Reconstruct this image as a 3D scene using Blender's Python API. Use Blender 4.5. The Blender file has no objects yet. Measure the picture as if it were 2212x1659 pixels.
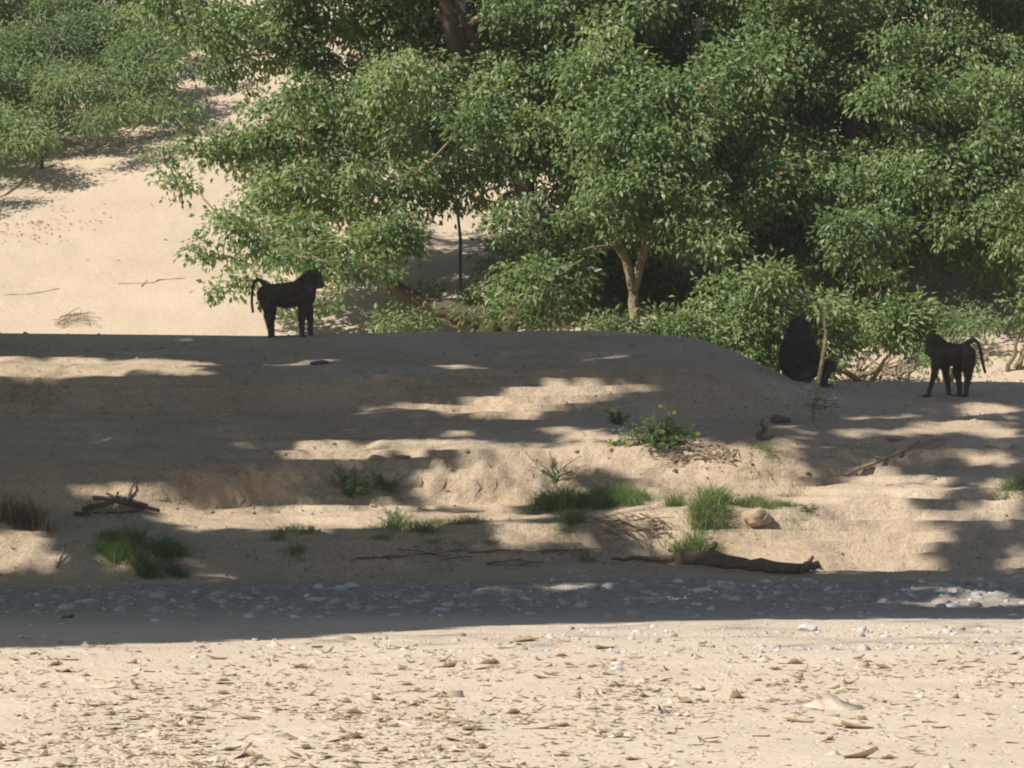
import bpy, math
import numpy as np
from mathutils import Vector

# ---------------------------------------------------------------- camera, sky, sun, exposure
SC = bpy.context.scene
COL = SC.collection
W, HT = 1024, 768
FPX = 5794.0            # focal length in pixels of a 1024 wide picture
CAM_Z = 2.3             # eye height above the dry river bed
V_HOR = 325.0           # row of the horizon
PITCH = math.atan((384 - V_HOR) / FPX)
cd = bpy.data.cameras.new("camera")
cam = bpy.data.objects.new("camera", cd)
COL.objects.link(cam)
cam.location = (0, 0, CAM_Z)
cam.rotation_euler = (math.pi / 2 - PITCH, 0, 0)
cd.sensor_width = 36.0
cd.lens = 36.0 * FPX / W
cd.clip_start = 0.5
cd.clip_end = 3000
SC.camera = cam

SUN_EL = math.radians(46)
SUN_A = math.radians(32)      # the sun stands on the left, a little behind the camera
TO_SUN = np.array([-math.cos(SUN_EL) * math.cos(SUN_A), -math.cos(SUN_EL) * math.sin(SUN_A), math.sin(SUN_EL)])
world = bpy.data.worlds.new("World")
SC.world = world
world.use_nodes = True
wn = world.node_tree
bg = wn.nodes["Background"]
sky = wn.nodes.new("ShaderNodeTexSky")
sky.sky_type = 'NISHITA'
sky.sun_disc = False
sky.sun_elevation = SUN_EL
sky.sun_rotation = math.atan2(TO_SUN[0], TO_SUN[1]) % (2 * math.pi)
sky.air_density = 1.0
sky.dust_density = 1.2
sky.ozone_density = 1.0
wn.links.new(sky.outputs[0], bg.inputs[0])
bg.inputs[1].default_value = 0.066
sd = bpy.data.lights.new("sun", 'SUN')
sun = bpy.data.objects.new("sun", sd)
COL.objects.link(sun)
sd.energy = 4.6
sd.angle = math.radians(0.7)
sd.color = (1.0, 0.94, 0.86)
sun.rotation_euler = Vector(TO_SUN.tolist()).to_track_quat('Z', 'Y').to_euler()
sun.location = (-30, -5, 40)
SC.view_settings.view_transform = 'Standard'
SC.view_settings.look = 'None'
SC.view_settings.gamma = 1.0
SC.view_settings.exposure = 0.47
SC.view_settings.use_curve_mapping = False
SC.cycles.pixel_filter_type = 'BLACKMAN_HARRIS'
SC.cycles.filter_width = 2.0
SC.cycles.max_bounces = 8
SC.cycles.transparent_max_bounces = 8

rng = np.random.default_rng(7)

# ---------------------------------------------------------------- projection
CP, SP = math.cos(PITCH), math.sin(PITCH)
K = 0.46293             # my reading scale (2212 wide) to the 1024 wide picture


def px2w(u, v, y):
    """the point of the sight line through pixel (u, v) at distance y"""
    a, b = (u - 512) / FPX, (384 - v) / FPX
    dy = CP + b * SP
    dz = -SP + b * CP
    t = y / dy
    return a * t, y, CAM_Z + dz * t


def w2px(x, y, z):
    zz = z - CAM_Z
    d = y * CP - zz * SP
    return 512 + FPX * x / d, 384 - FPX * (y * SP + zz * CP) / d


# ---------------------------------------------------------------- noise
def _hash(ix, iy, iz):
    h = (ix * 374761393 + iy * 668265263 + iz * 2147483647 + 1013904223) & 0xFFFFFFFF
    h = ((h ^ (h >> 13)) * 1274126177) & 0xFFFFFFFF
    h = (h ^ (h >> 16)) & 0xFFFFFF
    return h / float(0xFFFFFF)


def vnoise(x, y, seed=0):
    x = np.asarray(x, float); y = np.asarray(y, float)
    ix = np.floor(x).astype(np.int64); iy = np.floor(y).astype(np.int64)
    fx = x - ix; fy = y - iy
    fx = fx * fx * fx * (fx * (fx * 6 - 15) + 10); fy = fy * fy * fy * (fy * (fy * 6 - 15) + 10)
    a = _hash(ix, iy, seed); b = _hash(ix + 1, iy, seed)
    c = _hash(ix, iy + 1, seed); d = _hash(ix + 1, iy + 1, seed)
    return (a + (b - a) * fx) * (1 - fy) + (c + (d - c) * fx) * fy - 0.5


def fbm(x, y, seed=0, octv=3, gain=0.5):
    s = 0; a = 1.0; f = 1.0
    for k in range(octv):
        s = s + a * vnoise(x * f + 13.7 * k, y * f - 7.3 * k, seed + k * 11)
        a *= gain; f *= 2.03
    return s


# ---------------------------------------------------------------- terrain
# lines that run across the bank, read as (column, row, distance)
LINES = [
    [(0, 1262, 50.8), (300, 1255, 51.1), (600, 1245, 51.6), (900, 1235, 52.0), (1200, 1222, 52.35), (1500, 1214, 52.4), (1700, 1224, 52.3), (2212, 1228, 52.3)],
    [(0, 1160, 51.3), (300, 1178, 51.5), (600, 1165, 52.0), (900, 1148, 52.4), (1200, 1135, 52.7), (1400, 1110, 52.8), (1560, 1090, 52.8), (1700, 1118, 52.9), (1900, 1070, 53.5), (2212, 1050, 53.8)],
    [(0, 1098, 53.25), (300, 1092, 53.35), (600, 1088, 53.85), (900, 1088, 54.2), (1200, 1078, 54.5), (1500, 1060, 54.55), (1700, 1065, 54.5), (1900, 1015, 55.2), (2212, 1004, 55.3)],
    [(0, 1020, 53.6), (300, 1012, 53.7), (600, 1000, 54.2), (900, 988, 54.5), (1200, 972, 54.8), (1450, 958, 54.9), (1650, 965, 54.9), (1780, 980, 55.2), (1900, 958, 55.8), (2212, 950, 56)],
    [(0, 880, 56.7), (300, 885, 56.7), (600, 885, 56.9), (900, 880, 56.9), (1200, 882, 56.9), (1500, 905, 56.8), (1700, 895, 57.0), (1900, 900, 57.3), (2212, 898, 57.3)],
    [(0, 824, 57.2), (300, 820, 57.2), (600, 817, 57.4), (900, 810, 57.4), (1200, 800, 57.6), (1450, 790, 57.8), (1580, 800, 57.9), (1680, 832, 58.0), (1800, 858, 58.2), (2000, 864, 58.3), (2212, 866, 58.3)],
    [(0, 719, 61), (300, 722, 61), (580, 725, 61), (700, 720, 61), (1000, 716, 61), (1300, 713, 61), (1400, 721, 60.8), (1500, 729, 60.6), (1560, 747, 60.4), (1620, 772, 60.1), (1670, 797, 59.8), (1715, 823, 59.6), (1760, 829, 59.8), (1850, 826, 60.0), (2000, 825, 60.2), (2212, 826, 60.4)],
]
LX = []
for L in LINES:
    p = np.array([px2w(u * K, v * K, y) for u, v, y in L])
    LX.append((p[:, 0], p[:, 1], p[:, 2]))


def smoothinterp(x, xp, fp, w=0.10):
    return (np.interp(x - w, xp, fp) + 2 * np.interp(x, xp, fp) + np.interp(x + w, xp, fp)) / 4


def base_h(x, y):
    x = np.asarray(x, float); y = np.asarray(y, float)
    x, y = np.broadcast_arrays(x, y)
    xs = x.ravel(); ys = y.ravel()
    prof_y = [np.full_like(xs, 47.5)]; prof_z = [np.zeros_like(xs)]
    for k, (lx, ly, lz) in enumerate(LX):
        yy = smoothinterp(xs, lx, ly) + 0.34 * fbm(xs * 0.8, xs * 0 + k * 5.1, 3 + k, 3)
        prof_y.append(yy); prof_z.append(smoothinterp(xs, lx, lz))
    rz = prof_z[-1]
    prof_y.append(prof_y[-1] + 1.6); prof_z.append(rz - 0.10)
    left = 1 / (1 + np.exp(np.clip((xs - 2.2) * 2, -30, 30)))
    foot = 1.64 - 0.1 * left
    prof_y.append(np.full_like(xs, 64.6)); prof_z.append(foot)
    slope = 0.34 + 0.03 * np.sin(xs * 0.13)
    prof_y.append(np.full_like(xs, 104.0)); prof_z.append(foot + slope * 39.4)
    prof_y.append(np.full_like(xs, 150.0)); prof_z.append(foot + slope * 39.4 + 3)
    out = np.zeros_like(xs)
    for off, wt in ((-0.07, 0.25), (0, 0.5), (0.07, 0.25)):
        yy = ys + off
        z = np.zeros_like(xs)
        for k in range(len(prof_y) - 1):
            a, b = prof_y[k], np.maximum(prof_y[k + 1], prof_y[k] + 0.05)
            m = (yy >= a) & (yy < b)
            t = (yy - a) / (b - a)
            z = np.where(m, prof_z[k] + (prof_z[k + 1] - prof_z[k]) * t, z)
        z = np.where(yy >= prof_y[-1], prof_z[-1], z)
        out += wt * z
    return out.reshape(x.shape)


def sstep(a, b, t):
    t = np.clip((t - a) / (b - a), 0, 1)
    return t * t * (3 - 2 * t)


def height(x, y):
    x = np.asarray(x, float); y = np.asarray(y, float)
    z = base_h(x, y)
    zf = base_h(x, y + 0.15); zb = base_h(x, y - 0.15)
    steep = np.clip((zf - zb) / 0.3 - 0.25, 0, 1)
    bank = sstep(49.5, 52, y) * (1 - sstep(60.2, 61, y))
    hill = sstep(64, 68, y)
    z = z + bank * (0.07 * fbm(x * 0.9, y * 0.9, 21, 3) + 0.035 * fbm(x * 2.2, y * 3.1, 31, 3))
    rough = np.abs(fbm(x * 3.2, y * 4.5, 41, 4)) 
    crumb = 0.14 + 1.0 * np.exp(-((x + 0.2) / 1.6) ** 2 - ((y - 54.7) / 0.9) ** 2) + 0.5 * np.exp(-((x - 2.5) / 1.5) ** 2 - ((y - 53.6) / 0.8) ** 2)
    z = z + bank * steep * crumb * (0.13 * fbm(x * 1.7, y * 2.2, 51, 3) - 0.20 * (0.35 - rough) + 0.07 * fbm(x * 8, y * 8, 55, 3))
    z = z + 0.035 * bank * fbm(x * 0.5, z * 14.0, 63, 2) * (0.3 + steep)
    bed = 1 - sstep(50, 51, y)
    zz = (z + 0.05 * fbm(x * 0.6, y * 0.8, 95, 3)) / 0.085
    fr = zz - np.floor(zz)
    patch = np.clip(0.42 + 1.9 * fbm(x * 0.55 + 4, y * 0.9, 97, 2) + 0.7 * sstep(0, 2, x) * (1 - sstep(53.0, 54.5, y)), 0, 0.9)
    z = z + bank * patch * 0.115 * (sstep(0.70, 0.93, fr) - fr) * np.clip((zf - zb) / 0.3 * 4, 0, 1)
    grav = np.exp(-((y - 49.3) / 2.4) ** 2)
    z = z + bed * (0.03 * fbm(x * 0.35, y * 0.25, 71, 2) + 0.010 * fbm(x * 5, y * 5, 75, 2)) + grav * (0.045 * fbm(x * 2.2, y * 2.0, 77, 3) + 0.03 * fbm(x * 9, y * 8, 79, 2))
    z = z + hill * (0.5 * fbm(x * 0.12, y * 0.12, 81, 3) + 0.035 * fbm(x * 1.4, y * 1.4, 85, 3))
    z = z + 0.012 * bank * (1 - bank * 0) * fbm(x * 9, y * 9, 91, 2)
    return z


def hgt(x, y):
    return float(height(np.array([x]), np.array([y]))[0])


_YS = np.concatenate([np.arange(28, 49, 0.06), np.arange(49, 66, 0.03), np.arange(66, 110, 0.1)])


def hit(uF, vF, ymin=28.0):
    """ground point behind pixel (full-view reading coordinates)"""
    u, v = uF * K, vF * K
    xs, ys, zs = px2w(u, v, _YS)
    g = height(xs, ys)
    below = (zs <= g) & (ys >= ymin)
    i = int(np.argmax(below)) if below.any() else len(ys) - 1
    return float(xs[i]), float(ys[i]), float(g[i])


# ---------------------------------------------------------------- mesh helpers
class MB:
    def __init__(s):
        s.v = []; s.q = []; s.t = []; s.n = 0; s.tint = []

    def add(s, verts, tris=None, quads=None, tint=0.5):
        verts = np.asarray(verts, float).reshape(-1, 3)
        if tris is not None and len(tris):
            s.t.append(np.asarray(tris, np.int64).reshape(-1, 3) + s.n)
        if quads is not None and len(quads):
            s.q.append(np.asarray(quads, np.int64).reshape(-1, 4) + s.n)
        s.v.append(verts); s.n += len(verts)
        tn = np.asarray(tint, float)
        s.tint.append(np.full(len(verts), float(tn)) if tn.ndim == 0 else tn)

    def mesh(s, name, mat=None, smooth=False):
        me = bpy.data.meshes.new(name)
        v = np.concatenate(s.v)
        t = np.concatenate(s.t) if s.t else np.zeros((0, 3), np.int64)
        q = np.concatenate(s.q) if s.q else np.zeros((0, 4), np.int64)
        me.vertices.add(len(v)); me.vertices.foreach_set("co", v.astype(np.float32).ravel())
        nl = len(t) * 3 + len(q) * 4
        me.loops.add(nl)
        me.loops.foreach_set("vertex_index", np.concatenate([t.ravel(), q.ravel()]).astype(np.int32))
        npoly = len(t) + len(q)
        me.polygons.add(npoly)
        starts = np.concatenate([np.arange(len(t)) * 3, len(t) * 3 + np.arange(len(q)) * 4]).astype(np.int32)
        me.polygons.foreach_set("loop_start", starts)
        me.update(calc_edges=True)
        if smooth:
            me.polygons.foreach_set("use_smooth", np.ones(npoly, bool))
        at = me.attributes.new("tint", 'FLOAT', 'POINT')
        at.data.foreach_set("value", np.concatenate(s.tint).astype(np.float32))
        me.validate()
        if mat:
            me.materials.append(mat)
        return me


def link(name, me, parent=None, loc=None, **props):
    o = bpy.data.objects.new(name, me)
    COL.objects.link(o)
    if loc is not None:
        o.location = loc
    if parent is not None:
        o.parent = parent
    for k, v in props.items():
        o[k] = v
    return o


def thing(name, label, cat, loc=(0, 0, 0), group=None, rz=0):
    o = link(name, None, loc=loc, label=label, category=cat)
    o.rotation_euler = (0, 0, rz)
    if group:
        o["group"] = group
    return o


def tube(mb, pts, radii, sides=6, rough=0.0, tint=0.5, cap=True):
    pts = np.asarray(pts, float); radii = np.asarray(radii, float)
    n = len(pts)
    tan = np.gradient(pts, axis=0)
    tan /= np.linalg.norm(tan, axis=1, keepdims=True) + 1e-9
    ref = np.array([0.0, 0.0, 1.0]) if abs(tan[0][2]) < 0.9 else np.array([0.0, 1.0, 0.0])
    a = np.cross(tan, ref); a /= np.linalg.norm(a, axis=1, keepdims=True) + 1e-9
    b = np.cross(tan, a)
    ang = np.linspace(0, 2 * np.pi, sides, endpoint=False)
    rr = radii[:, None] * (1 + rough * rng.normal(size=(n, sides)))
    ring = pts[:, None, :] + rr[..., None] * (np.cos(ang)[None, :, None] * a[:, None, :] + np.sin(ang)[None, :, None] * b[:, None, :])
    q = []
    for i in range(n - 1):
        for j in range(sides):
            k = (j + 1) % sides
            q.append((i * sides + j, i * sides + k, (i + 1) * sides + k, (i + 1) * sides + j))
    V = ring.reshape(-1, 3); t = []
    if cap:
        V = np.vstack([V, pts[0], pts[-1]])
        e = (n - 1) * sides
        for j in range(sides):
            k = (j + 1) % sides
            t.append((n * sides, k, j)); t.append((n * sides + 1, e + j, e + k))
    mb.add(V, t, q, tint)


def wiggle(p0, p1, n, amp, sag=0.0):
    p0 = np.asarray(p0, float); p1 = np.asarray(p1, float)
    t = np.linspace(0, 1, n)[:, None]
    p = p0 + (p1 - p0) * t
    off = rng.normal(size=(n, 3)) * amp
    off[0] = 0; off[-1] = 0
    p = p + off
    p[:, 2] += sag * 4 * (t * (1 - t))[:, 0]
    return p


def leaves(mb, pos, direc, L, Wd, tint, fold=0.18, normal=None):
    """rhomb shaped leaves folded along the midrib; all arrays"""
    n = len(pos)
    d = direc / (np.linalg.norm(direc, axis=1, keepdims=True) + 1e-9)
    r = rng.normal(size=(n, 3)) if normal is None else normal + 0.45 * rng.normal(size=(n, 3))
    side = np.cross(d, r); side /= np.linalg.norm(side, axis=1, keepdims=True) + 1e-9
    up = np.cross(side, d)
    L = np.broadcast_to(L, (n,))[:, None]; Wd = np.broadcast_to(Wd, (n,))[:, None]
    base = pos; tip = pos + d * L - up * L * 0.12
    mid = pos + d * L * 0.45
    l = mid + side * Wd * 0.5 + up * Wd * fold; rr = mid - side * Wd * 0.5 + up * Wd * fold
    V = np.stack([base, l, tip, rr], axis=1).reshape(-1, 3)
    i = np.arange(n)[:, None] * 4
    t = np.concatenate([i + np.array([0, 2, 1]), i + np.array([0, 3, 2])], axis=0)
    mb.add(V, t, None, np.repeat(np.broadcast_to(tint, (n,)), 4))


# ---------------------------------------------------------------- materials
def new_mat(name):
    m = bpy.data.materials.new(name)
    m.use_nodes = True
    nt = m.node_tree
    return m, nt, nt.nodes["Principled BSDF"], nt.nodes["Material Output"]


def nnode(nt, kind, **kw):
    n = nt.nodes.new(kind)
    for k, v in kw.items():
        setattr(n, k, v)
    return n


def ramp(nt, src, stops):
    r = nt.nodes.new("ShaderNodeValToRGB")
    el = r.color_ramp.elements
    while len(el) < len(stops):
        el.new(0.5)
    for e, (p, c) in zip(el, stops):
        e.position = p
        e.color = (c[0], c[1], c[2], 1)
    nt.links.new(src, r.inputs[0])
    return r.outputs[0]


def noise_tex(nt, scale, detail=5, rough=0.55, vec=None, dist=0.0):
    n = nnode(nt, "ShaderNodeTexNoise")
    n.inputs["Scale"].default_value = scale
    n.inputs["Detail"].default_value = detail
    n.inputs["Roughness"].default_value = rough
    n.inputs["Distortion"].default_value = dist
    if vec is not None:
        nt.links.new(vec, n.inputs["Vector"])
    return n.outputs["Fac"]


def mixc(nt, fac, a, b, mode='MIX'):
    m = nnode(nt, "ShaderNodeMix", data_type='RGBA', blend_type=mode)
    if isinstance(fac, (int, float)):
        m.inputs[0].default_value = fac
    else:
        nt.links.new(fac, m.inputs[0])
    for s, x in ((6, a), (7, b)):
        if isinstance(x, tuple):
            m.inputs[s].default_value = (*x, 1)
        else:
            nt.links.new(x, m.inputs[s])
    return m.outputs[2]


def math_n(nt, op, a, b=0.0):
    m = nnode(nt, "ShaderNodeMath", operation=op)
    for s, x in ((0, a), (1, b)):
        if isinstance(x, (int, float)):
            m.inputs[s].default_value = x
        else:
            nt.links.new(x, m.inputs[s])
    return m.outputs[0]


def bump(nt, bsdf, h, strength, dist):
    b = nnode(nt, "ShaderNodeBump")
    b.inputs["Strength"].default_value = strength
    b.inputs["Distance"].default_value = dist
    nt.links.new(h, b.inputs["Height"])
    nt.links.new(b.outputs[0], bsdf.inputs["Normal"])


def ground_mat(name, c_lo, c_hi, c_stain, speck=0.3, crack=0.0, stain=(0.55, 0.72), bd=0.02, bar=None):
    m, nt, bs, out = new_mat(name)
    tc = nnode(nt, "ShaderNodeTexCoord").outputs["Object"]
    big = noise_tex(nt, 0.7, 5, 0.55, tc, 0.4)
    col = ramp(nt, big, [(0.32, c_lo), (0.68, c_hi)])
    st = noise_tex(nt, 2.3, 6, 0.65, tc, 0.8)
    sf = nnode(nt, "ShaderNodeMapRange"); nt.links.new(st, sf.inputs[0])
    sf.inputs[1].default_value = stain[0]; sf.inputs[2].default_value = stain[1]
    col = mixc(nt, math_n(nt, 'MULTIPLY', sf.outputs[0], 0.55), col, c_stain)
    fine = noise_tex(nt, 34, 4, 0.7, tc)
    col = mixc(nt, speck, col, ramp(nt, fine, [(0.3, (0.35, 0.33, 0.31)), (0.5, (1, 1, 1)), (0.72, (1.25, 1.22, 1.15))]), 'MULTIPLY')
    if bar:      # gravel bar along the foot of the bank: greyer, darker colour with ragged edges
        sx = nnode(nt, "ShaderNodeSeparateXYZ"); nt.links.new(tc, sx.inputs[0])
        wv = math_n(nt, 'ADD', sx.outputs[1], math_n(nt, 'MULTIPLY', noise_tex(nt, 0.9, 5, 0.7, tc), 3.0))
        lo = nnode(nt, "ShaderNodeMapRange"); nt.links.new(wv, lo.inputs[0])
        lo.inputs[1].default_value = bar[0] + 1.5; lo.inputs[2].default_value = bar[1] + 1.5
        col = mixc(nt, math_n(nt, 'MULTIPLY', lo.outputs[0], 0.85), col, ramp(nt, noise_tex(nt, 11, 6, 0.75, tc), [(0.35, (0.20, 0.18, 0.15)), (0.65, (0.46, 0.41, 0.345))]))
    nt.links.new(col, bs.inputs["Base Color"])
    bs.inputs["Roughness"].default_value = 0.95
    bs.inputs["Specular IOR Level"].default_value = 0.15
    h = math_n(nt, 'ADD', noise_tex(nt, 9, 8, 0.7, tc), math_n(nt, 'MULTIPLY', fine, 0.25))
    if crack:
        vo = nnode(nt, "ShaderNodeTexVoronoi", feature='DISTANCE_TO_EDGE')
        vo.inputs["Scale"].default_value = 6.5
        nt.links.new(tc, vo.inputs["Vector"])
        mr = nnode(nt, "ShaderNodeMapRange"); nt.links.new(vo.outputs["Distance"], mr.inputs[0])
        mr.inputs[2].default_value = 0.06
        h = math_n(nt, 'ADD', h, math_n(nt, 'MULTIPLY', mr.outputs[0], crack))
    bump(nt, bs, h, 1.0, bd)
    return m


M = {}
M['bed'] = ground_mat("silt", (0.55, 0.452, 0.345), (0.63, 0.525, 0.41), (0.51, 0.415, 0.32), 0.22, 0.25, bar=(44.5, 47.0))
M['bank'] = ground_mat("bank_sand", (0.47, 0.355, 0.24), (0.57, 0.46, 0.335), (0.30, 0.23, 0.155), 0.5, 0.0, bd=0.04)
M['hill'] = ground_mat("dune_sand", (0.49, 0.395, 0.285), (0.53, 0.43, 0.315), (0.46, 0.365, 0.26), 0.10, 0.0)


def leaf_mat(name, stops, trans=0.5, rough=0.4):
    m, nt, bs, out = new_mat(name)
    at = nnode(nt, "ShaderNodeAttribute", attribute_name="tint")
    col = ramp(nt, at.outputs["Fac"], stops)
    nt.links.new(col, bs.inputs["Base Color"])
    bs.inputs["Roughness"].default_value = rough
    bs.inputs["Specular IOR Level"].default_value = 0.5
    tr = nnode(nt, "ShaderNodeBsdfTranslucent")
    nt.links.new(mixc(nt, 1.0, col, (1.3, 1.35, 0.75), 'MULTIPLY'), tr.inputs[0])
    mx = nnode(nt, "ShaderNodeMixShader")
    mx.inputs[0].default_value = trans
    nt.links.new(bs.outputs[0], mx.inputs[1]); nt.links.new(tr.outputs[0], mx.inputs[2])
    nt.links.new(mx.outputs[0], out.inputs[0])
    return m


M['leaf'] = leaf_mat("tree_leaf", [(0, (0.07, 0.125, 0.04)), (0.5, (0.185, 0.265, 0.10)), (0.93, (0.35, 0.41, 0.20)), (0.97, (0.28, 0.22, 0.07)), (1.0, (0.33, 0.12, 0.04))])
M['leaf_pale'] = leaf_mat("pale_leaf", [(0, (0.10, 0.155, 0.065)), (0.5, (0.19, 0.26, 0.115)), (0.93, (0.28, 0.35, 0.18)), (0.97, (0.28, 0.22, 0.08)), (1.0, (0.33, 0.14, 0.05))])
M['herb'] = leaf_mat("herb_leaf", [(0, (0.08, 0.13, 0.05)), (0.6, (0.17, 0.25, 0.12)), (1, (0.30, 0.36, 0.2))])
M['grass'] = leaf_mat("grass_blade", [(0, (0.08, 0.15, 0.04)), (0.6, (0.17, 0.26, 0.08)), (0.8, (0.27, 0.28, 0.12)), (1, (0.4, 0.33, 0.18))], 0.3)
M['dry'] = leaf_mat("dry_blade", [(0, (0.16, 0.11, 0.06)), (1, (0.38, 0.29, 0.17))], 0.2, 0.8)
M['petal'] = leaf_mat("yellow_petal", [(0, (0.75, 0.68, 0.03)), (1, (0.85, 0.78, 0.06))], 0.3)


def bark_mat(name, a, b, scale=9.0):
    m, nt, bs, out = new_mat(name)
    tc = nnode(nt, "ShaderNodeTexCoord").outputs["Object"]
    n = noise_tex(nt, scale, 7, 0.65, tc, 1.2)
    at = nnode(nt, "ShaderNodeAttribute", attribute_name="tint")
    c = ramp(nt, n, [(0.3, a), (0.7, b)])
    nt.links.new(mixc(nt, 0.35, c, ramp(nt, at.outputs["Fac"], [(0, (0.5, 0.45, 0.4)), (1, (1.4, 1.4, 1.4))]), 'MULTIPLY'), bs.inputs["Base Color"])
    bs.inputs["Roughness"].default_value = 0.9
    bump(nt, bs, noise_tex(nt, scale * 3, 6, 0.7, tc, 1.0), 0.8, 0.02)
    return m


M['bark'] = bark_mat("bark", (0.055, 0.04, 0.027), (0.15, 0.11, 0.075))
M['bark_pale'] = bark_mat("pale_bark", (0.10, 0.075, 0.045), (0.42, 0.34, 0.21), 12.0)
M['wood_dry'] = bark_mat("dry_wood", (0.19, 0.14, 0.09), (0.40, 0.31, 0.21))
M['wood_dark'] = bark_mat("dark_wood", (0.07, 0.05, 0.035), (0.17, 0.125, 0.085))


def stone_mat(name, stops):
    m, nt, bs, out = new_mat(name)
    oi = nnode(nt, "ShaderNodeObjectInfo")
    at = nnode(nt, "ShaderNodeAttribute", attribute_name="tint")
    f = math_n(nt, 'FRACT', math_n(nt, 'ADD', oi.outputs["Random"], at.outputs["Fac"]))
    c = ramp(nt, f, stops)
    tc = nnode(nt, "ShaderNodeTexCoord").outputs["Object"]
    n = noise_tex(nt, 14, 5, 0.6, tc)
    c = mixc(nt, 0.5, c, ramp(nt, n, [(0.3, (0.6, 0.58, 0.55)), (0.7, (1.15, 1.12, 1.08))]), 'MULTIPLY')
    nt.links.new(c, bs.inputs["Base Color"])
    bs.inputs["Roughness"].default_value = 0.9
    bs.inputs["Specular IOR Level"].default_value = 0.2
    bump(nt, bs, n, 0.5, 0.01)
    return m


M['stone'] = stone_mat("river_stone", [(0, (0.30, 0.29, 0.28)), (0.3, (0.48, 0.46, 0.44)), (0.5, (0.38, 0.31, 0.24)), (0.75, (0.52, 0.51, 0.49)), (1.0, (0.66, 0.65, 0.62))])
M['flake'] = stone_mat("mud_flake", [(0, (0.54, 0.43, 0.315)), (0.5, (0.61, 0.50, 0.38)), (1.0, (0.67, 0.56, 0.435))])
M['rock_dark'] = stone_mat("dark_rock", [(0, (0.10, 0.095, 0.09)), (1, (0.17, 0.16, 0.15))])
M['clod'] = stone_mat("earth_clod", [(0, (0.36, 0.26, 0.17)), (1, (0.46, 0.35, 0.24))])

m, nt, bs, out = new_mat("baboon_fur")
tc = nnode(nt, "ShaderNodeTexCoord").outputs["Object"]
nt.links.new(ramp(nt, noise_tex(nt, 16, 5, 0.6, tc), [(0.3, (0.055, 0.047, 0.038)), (0.7, (0.12, 0.10, 0.08))]), bs.inputs["Base Color"])
bs.inputs["Roughness"].default_value = 0.9
bs.inputs["Specular IOR Level"].default_value = 0.15
M['fur'] = m
m, nt, bs, out = new_mat("baboon_eye")
bs.inputs["Base Color"].default_value = (0.02, 0.012, 0.006, 1)
bs.inputs["Roughness"].default_value = 0.15
M['eye'] = m

# ---------------------------------------------------------------- ground sheets
def spread(start, end, step, fac):
    a = [start]
    s = step
    while abs(a[-1]) < abs(end):
        s *= fac
        a.append(a[-1] + math.copysign(s, end))
    return a[1:]


xc = np.arange(-6.7, 6.701, 0.05)
xs_all = np.array(sorted(spread(-6.7, -300, 0.06, 1.13)) + list(xc) + spread(6.7, 300, 0.06, 1.13))
bed_y = np.array(sorted([28 - d for d in np.cumsum(0.12 * 1.2 ** np.arange(32)) if d < 300]) + list(np.arange(28, 46, 0.09)) + list(np.arange(46, 50.4, 0.05)) + [50.4])
bank_y = np.concatenate([np.arange(50.4, 61.6, 0.039), np.arange(61.6, 63.4, 0.09), [63.4]])
hill_y = np.concatenate([np.arange(63.4, 86, 0.13), 86 + np.cumsum(0.15 * 1.14 ** np.arange(41))])


def sheet(name, ys, mat, strata=False):
    X, Y = np.meshgrid(xs_all, ys)
    Z = height(X, Y)
    if strata:
        zf = base_h(X, Y + 0.1); zb = base_h(X, Y - 0.1)
        st = np.clip((zf - zb) / 0.2 - 0.3, 0, 0.8)
        # hard layers stand proud of the soft ones: horizontal ledges with small overhangs
        lay = fbm(X * 0.8 + 3, Z * 22.0, 121, 3)
        inner = np.minimum(sstep(ys[0], ys[0] + 0.4, Y), 1 - sstep(ys[-1] - 0.4, ys[-1], Y))
        Y = Y - inner * st * (0.12 * lay + 0.03 * fbm(X * 4, Z * 9, 131, 3))
    ny, nx = X.shape
    V = np.stack([X, Y, Z], -1).reshape(-1, 3)
    i = np.arange(nx - 1)[None, :] + np.arange(ny - 1)[:, None] * nx
    q = np.stack([i, i + 1, i + nx + 1, i + nx], -1).reshape(-1, 4)
    mb = MB(); mb.add(V, None, q)
    return link(name, mb.mesh(name, mat, True), kind="structure")


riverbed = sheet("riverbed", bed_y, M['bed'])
river_bank = sheet("river_bank", bank_y, M['bank'], True)
hillside = sheet("hillside", hill_y, M['hill'])

# ---------------------------------------------------------------- dusty air
HZ = bpy.data.materials.new("dusty_air")
HZ.use_nodes = True
HZ.node_tree.nodes.remove(HZ.node_tree.nodes["Principled BSDF"])
pv = HZ.node_tree.nodes.new("ShaderNodeVolumePrincipled")
pv.inputs["Density"].default_value = 0.00045
pv.inputs["Color"].default_value = (0.95, 0.93, 0.90, 1)
pv.inputs["Anisotropy"].default_value = 0.2
HZ.node_tree.links.new(pv.outputs[0], HZ.node_tree.nodes["Material Output"].inputs["Volume"])
X0, X1 = float(xs_all[0]) - 2, float(xs_all[-1]) + 2
Y0, Y1 = float(bed_y[0]) - 2, float(hill_y[-1]) + 2
Z0, Z1 = -1.6, 30.0
mb = MB()
mb.add([(X0, Y0, Z0), (X1, Y0, Z0), (X1, Y1, Z0), (X0, Y1, Z0), (X0, Y0, Z1), (X1, Y0, Z1), (X1, Y1, Z1), (X0, Y1, Z1)], None,
       [(0, 3, 2, 1), (4, 5, 6, 7), (0, 1, 5, 4), (1, 2, 6, 5), (2, 3, 7, 6), (3, 0, 4, 7)])
link("haze", mb.mesh("haze", HZ), kind="stuff")

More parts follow.
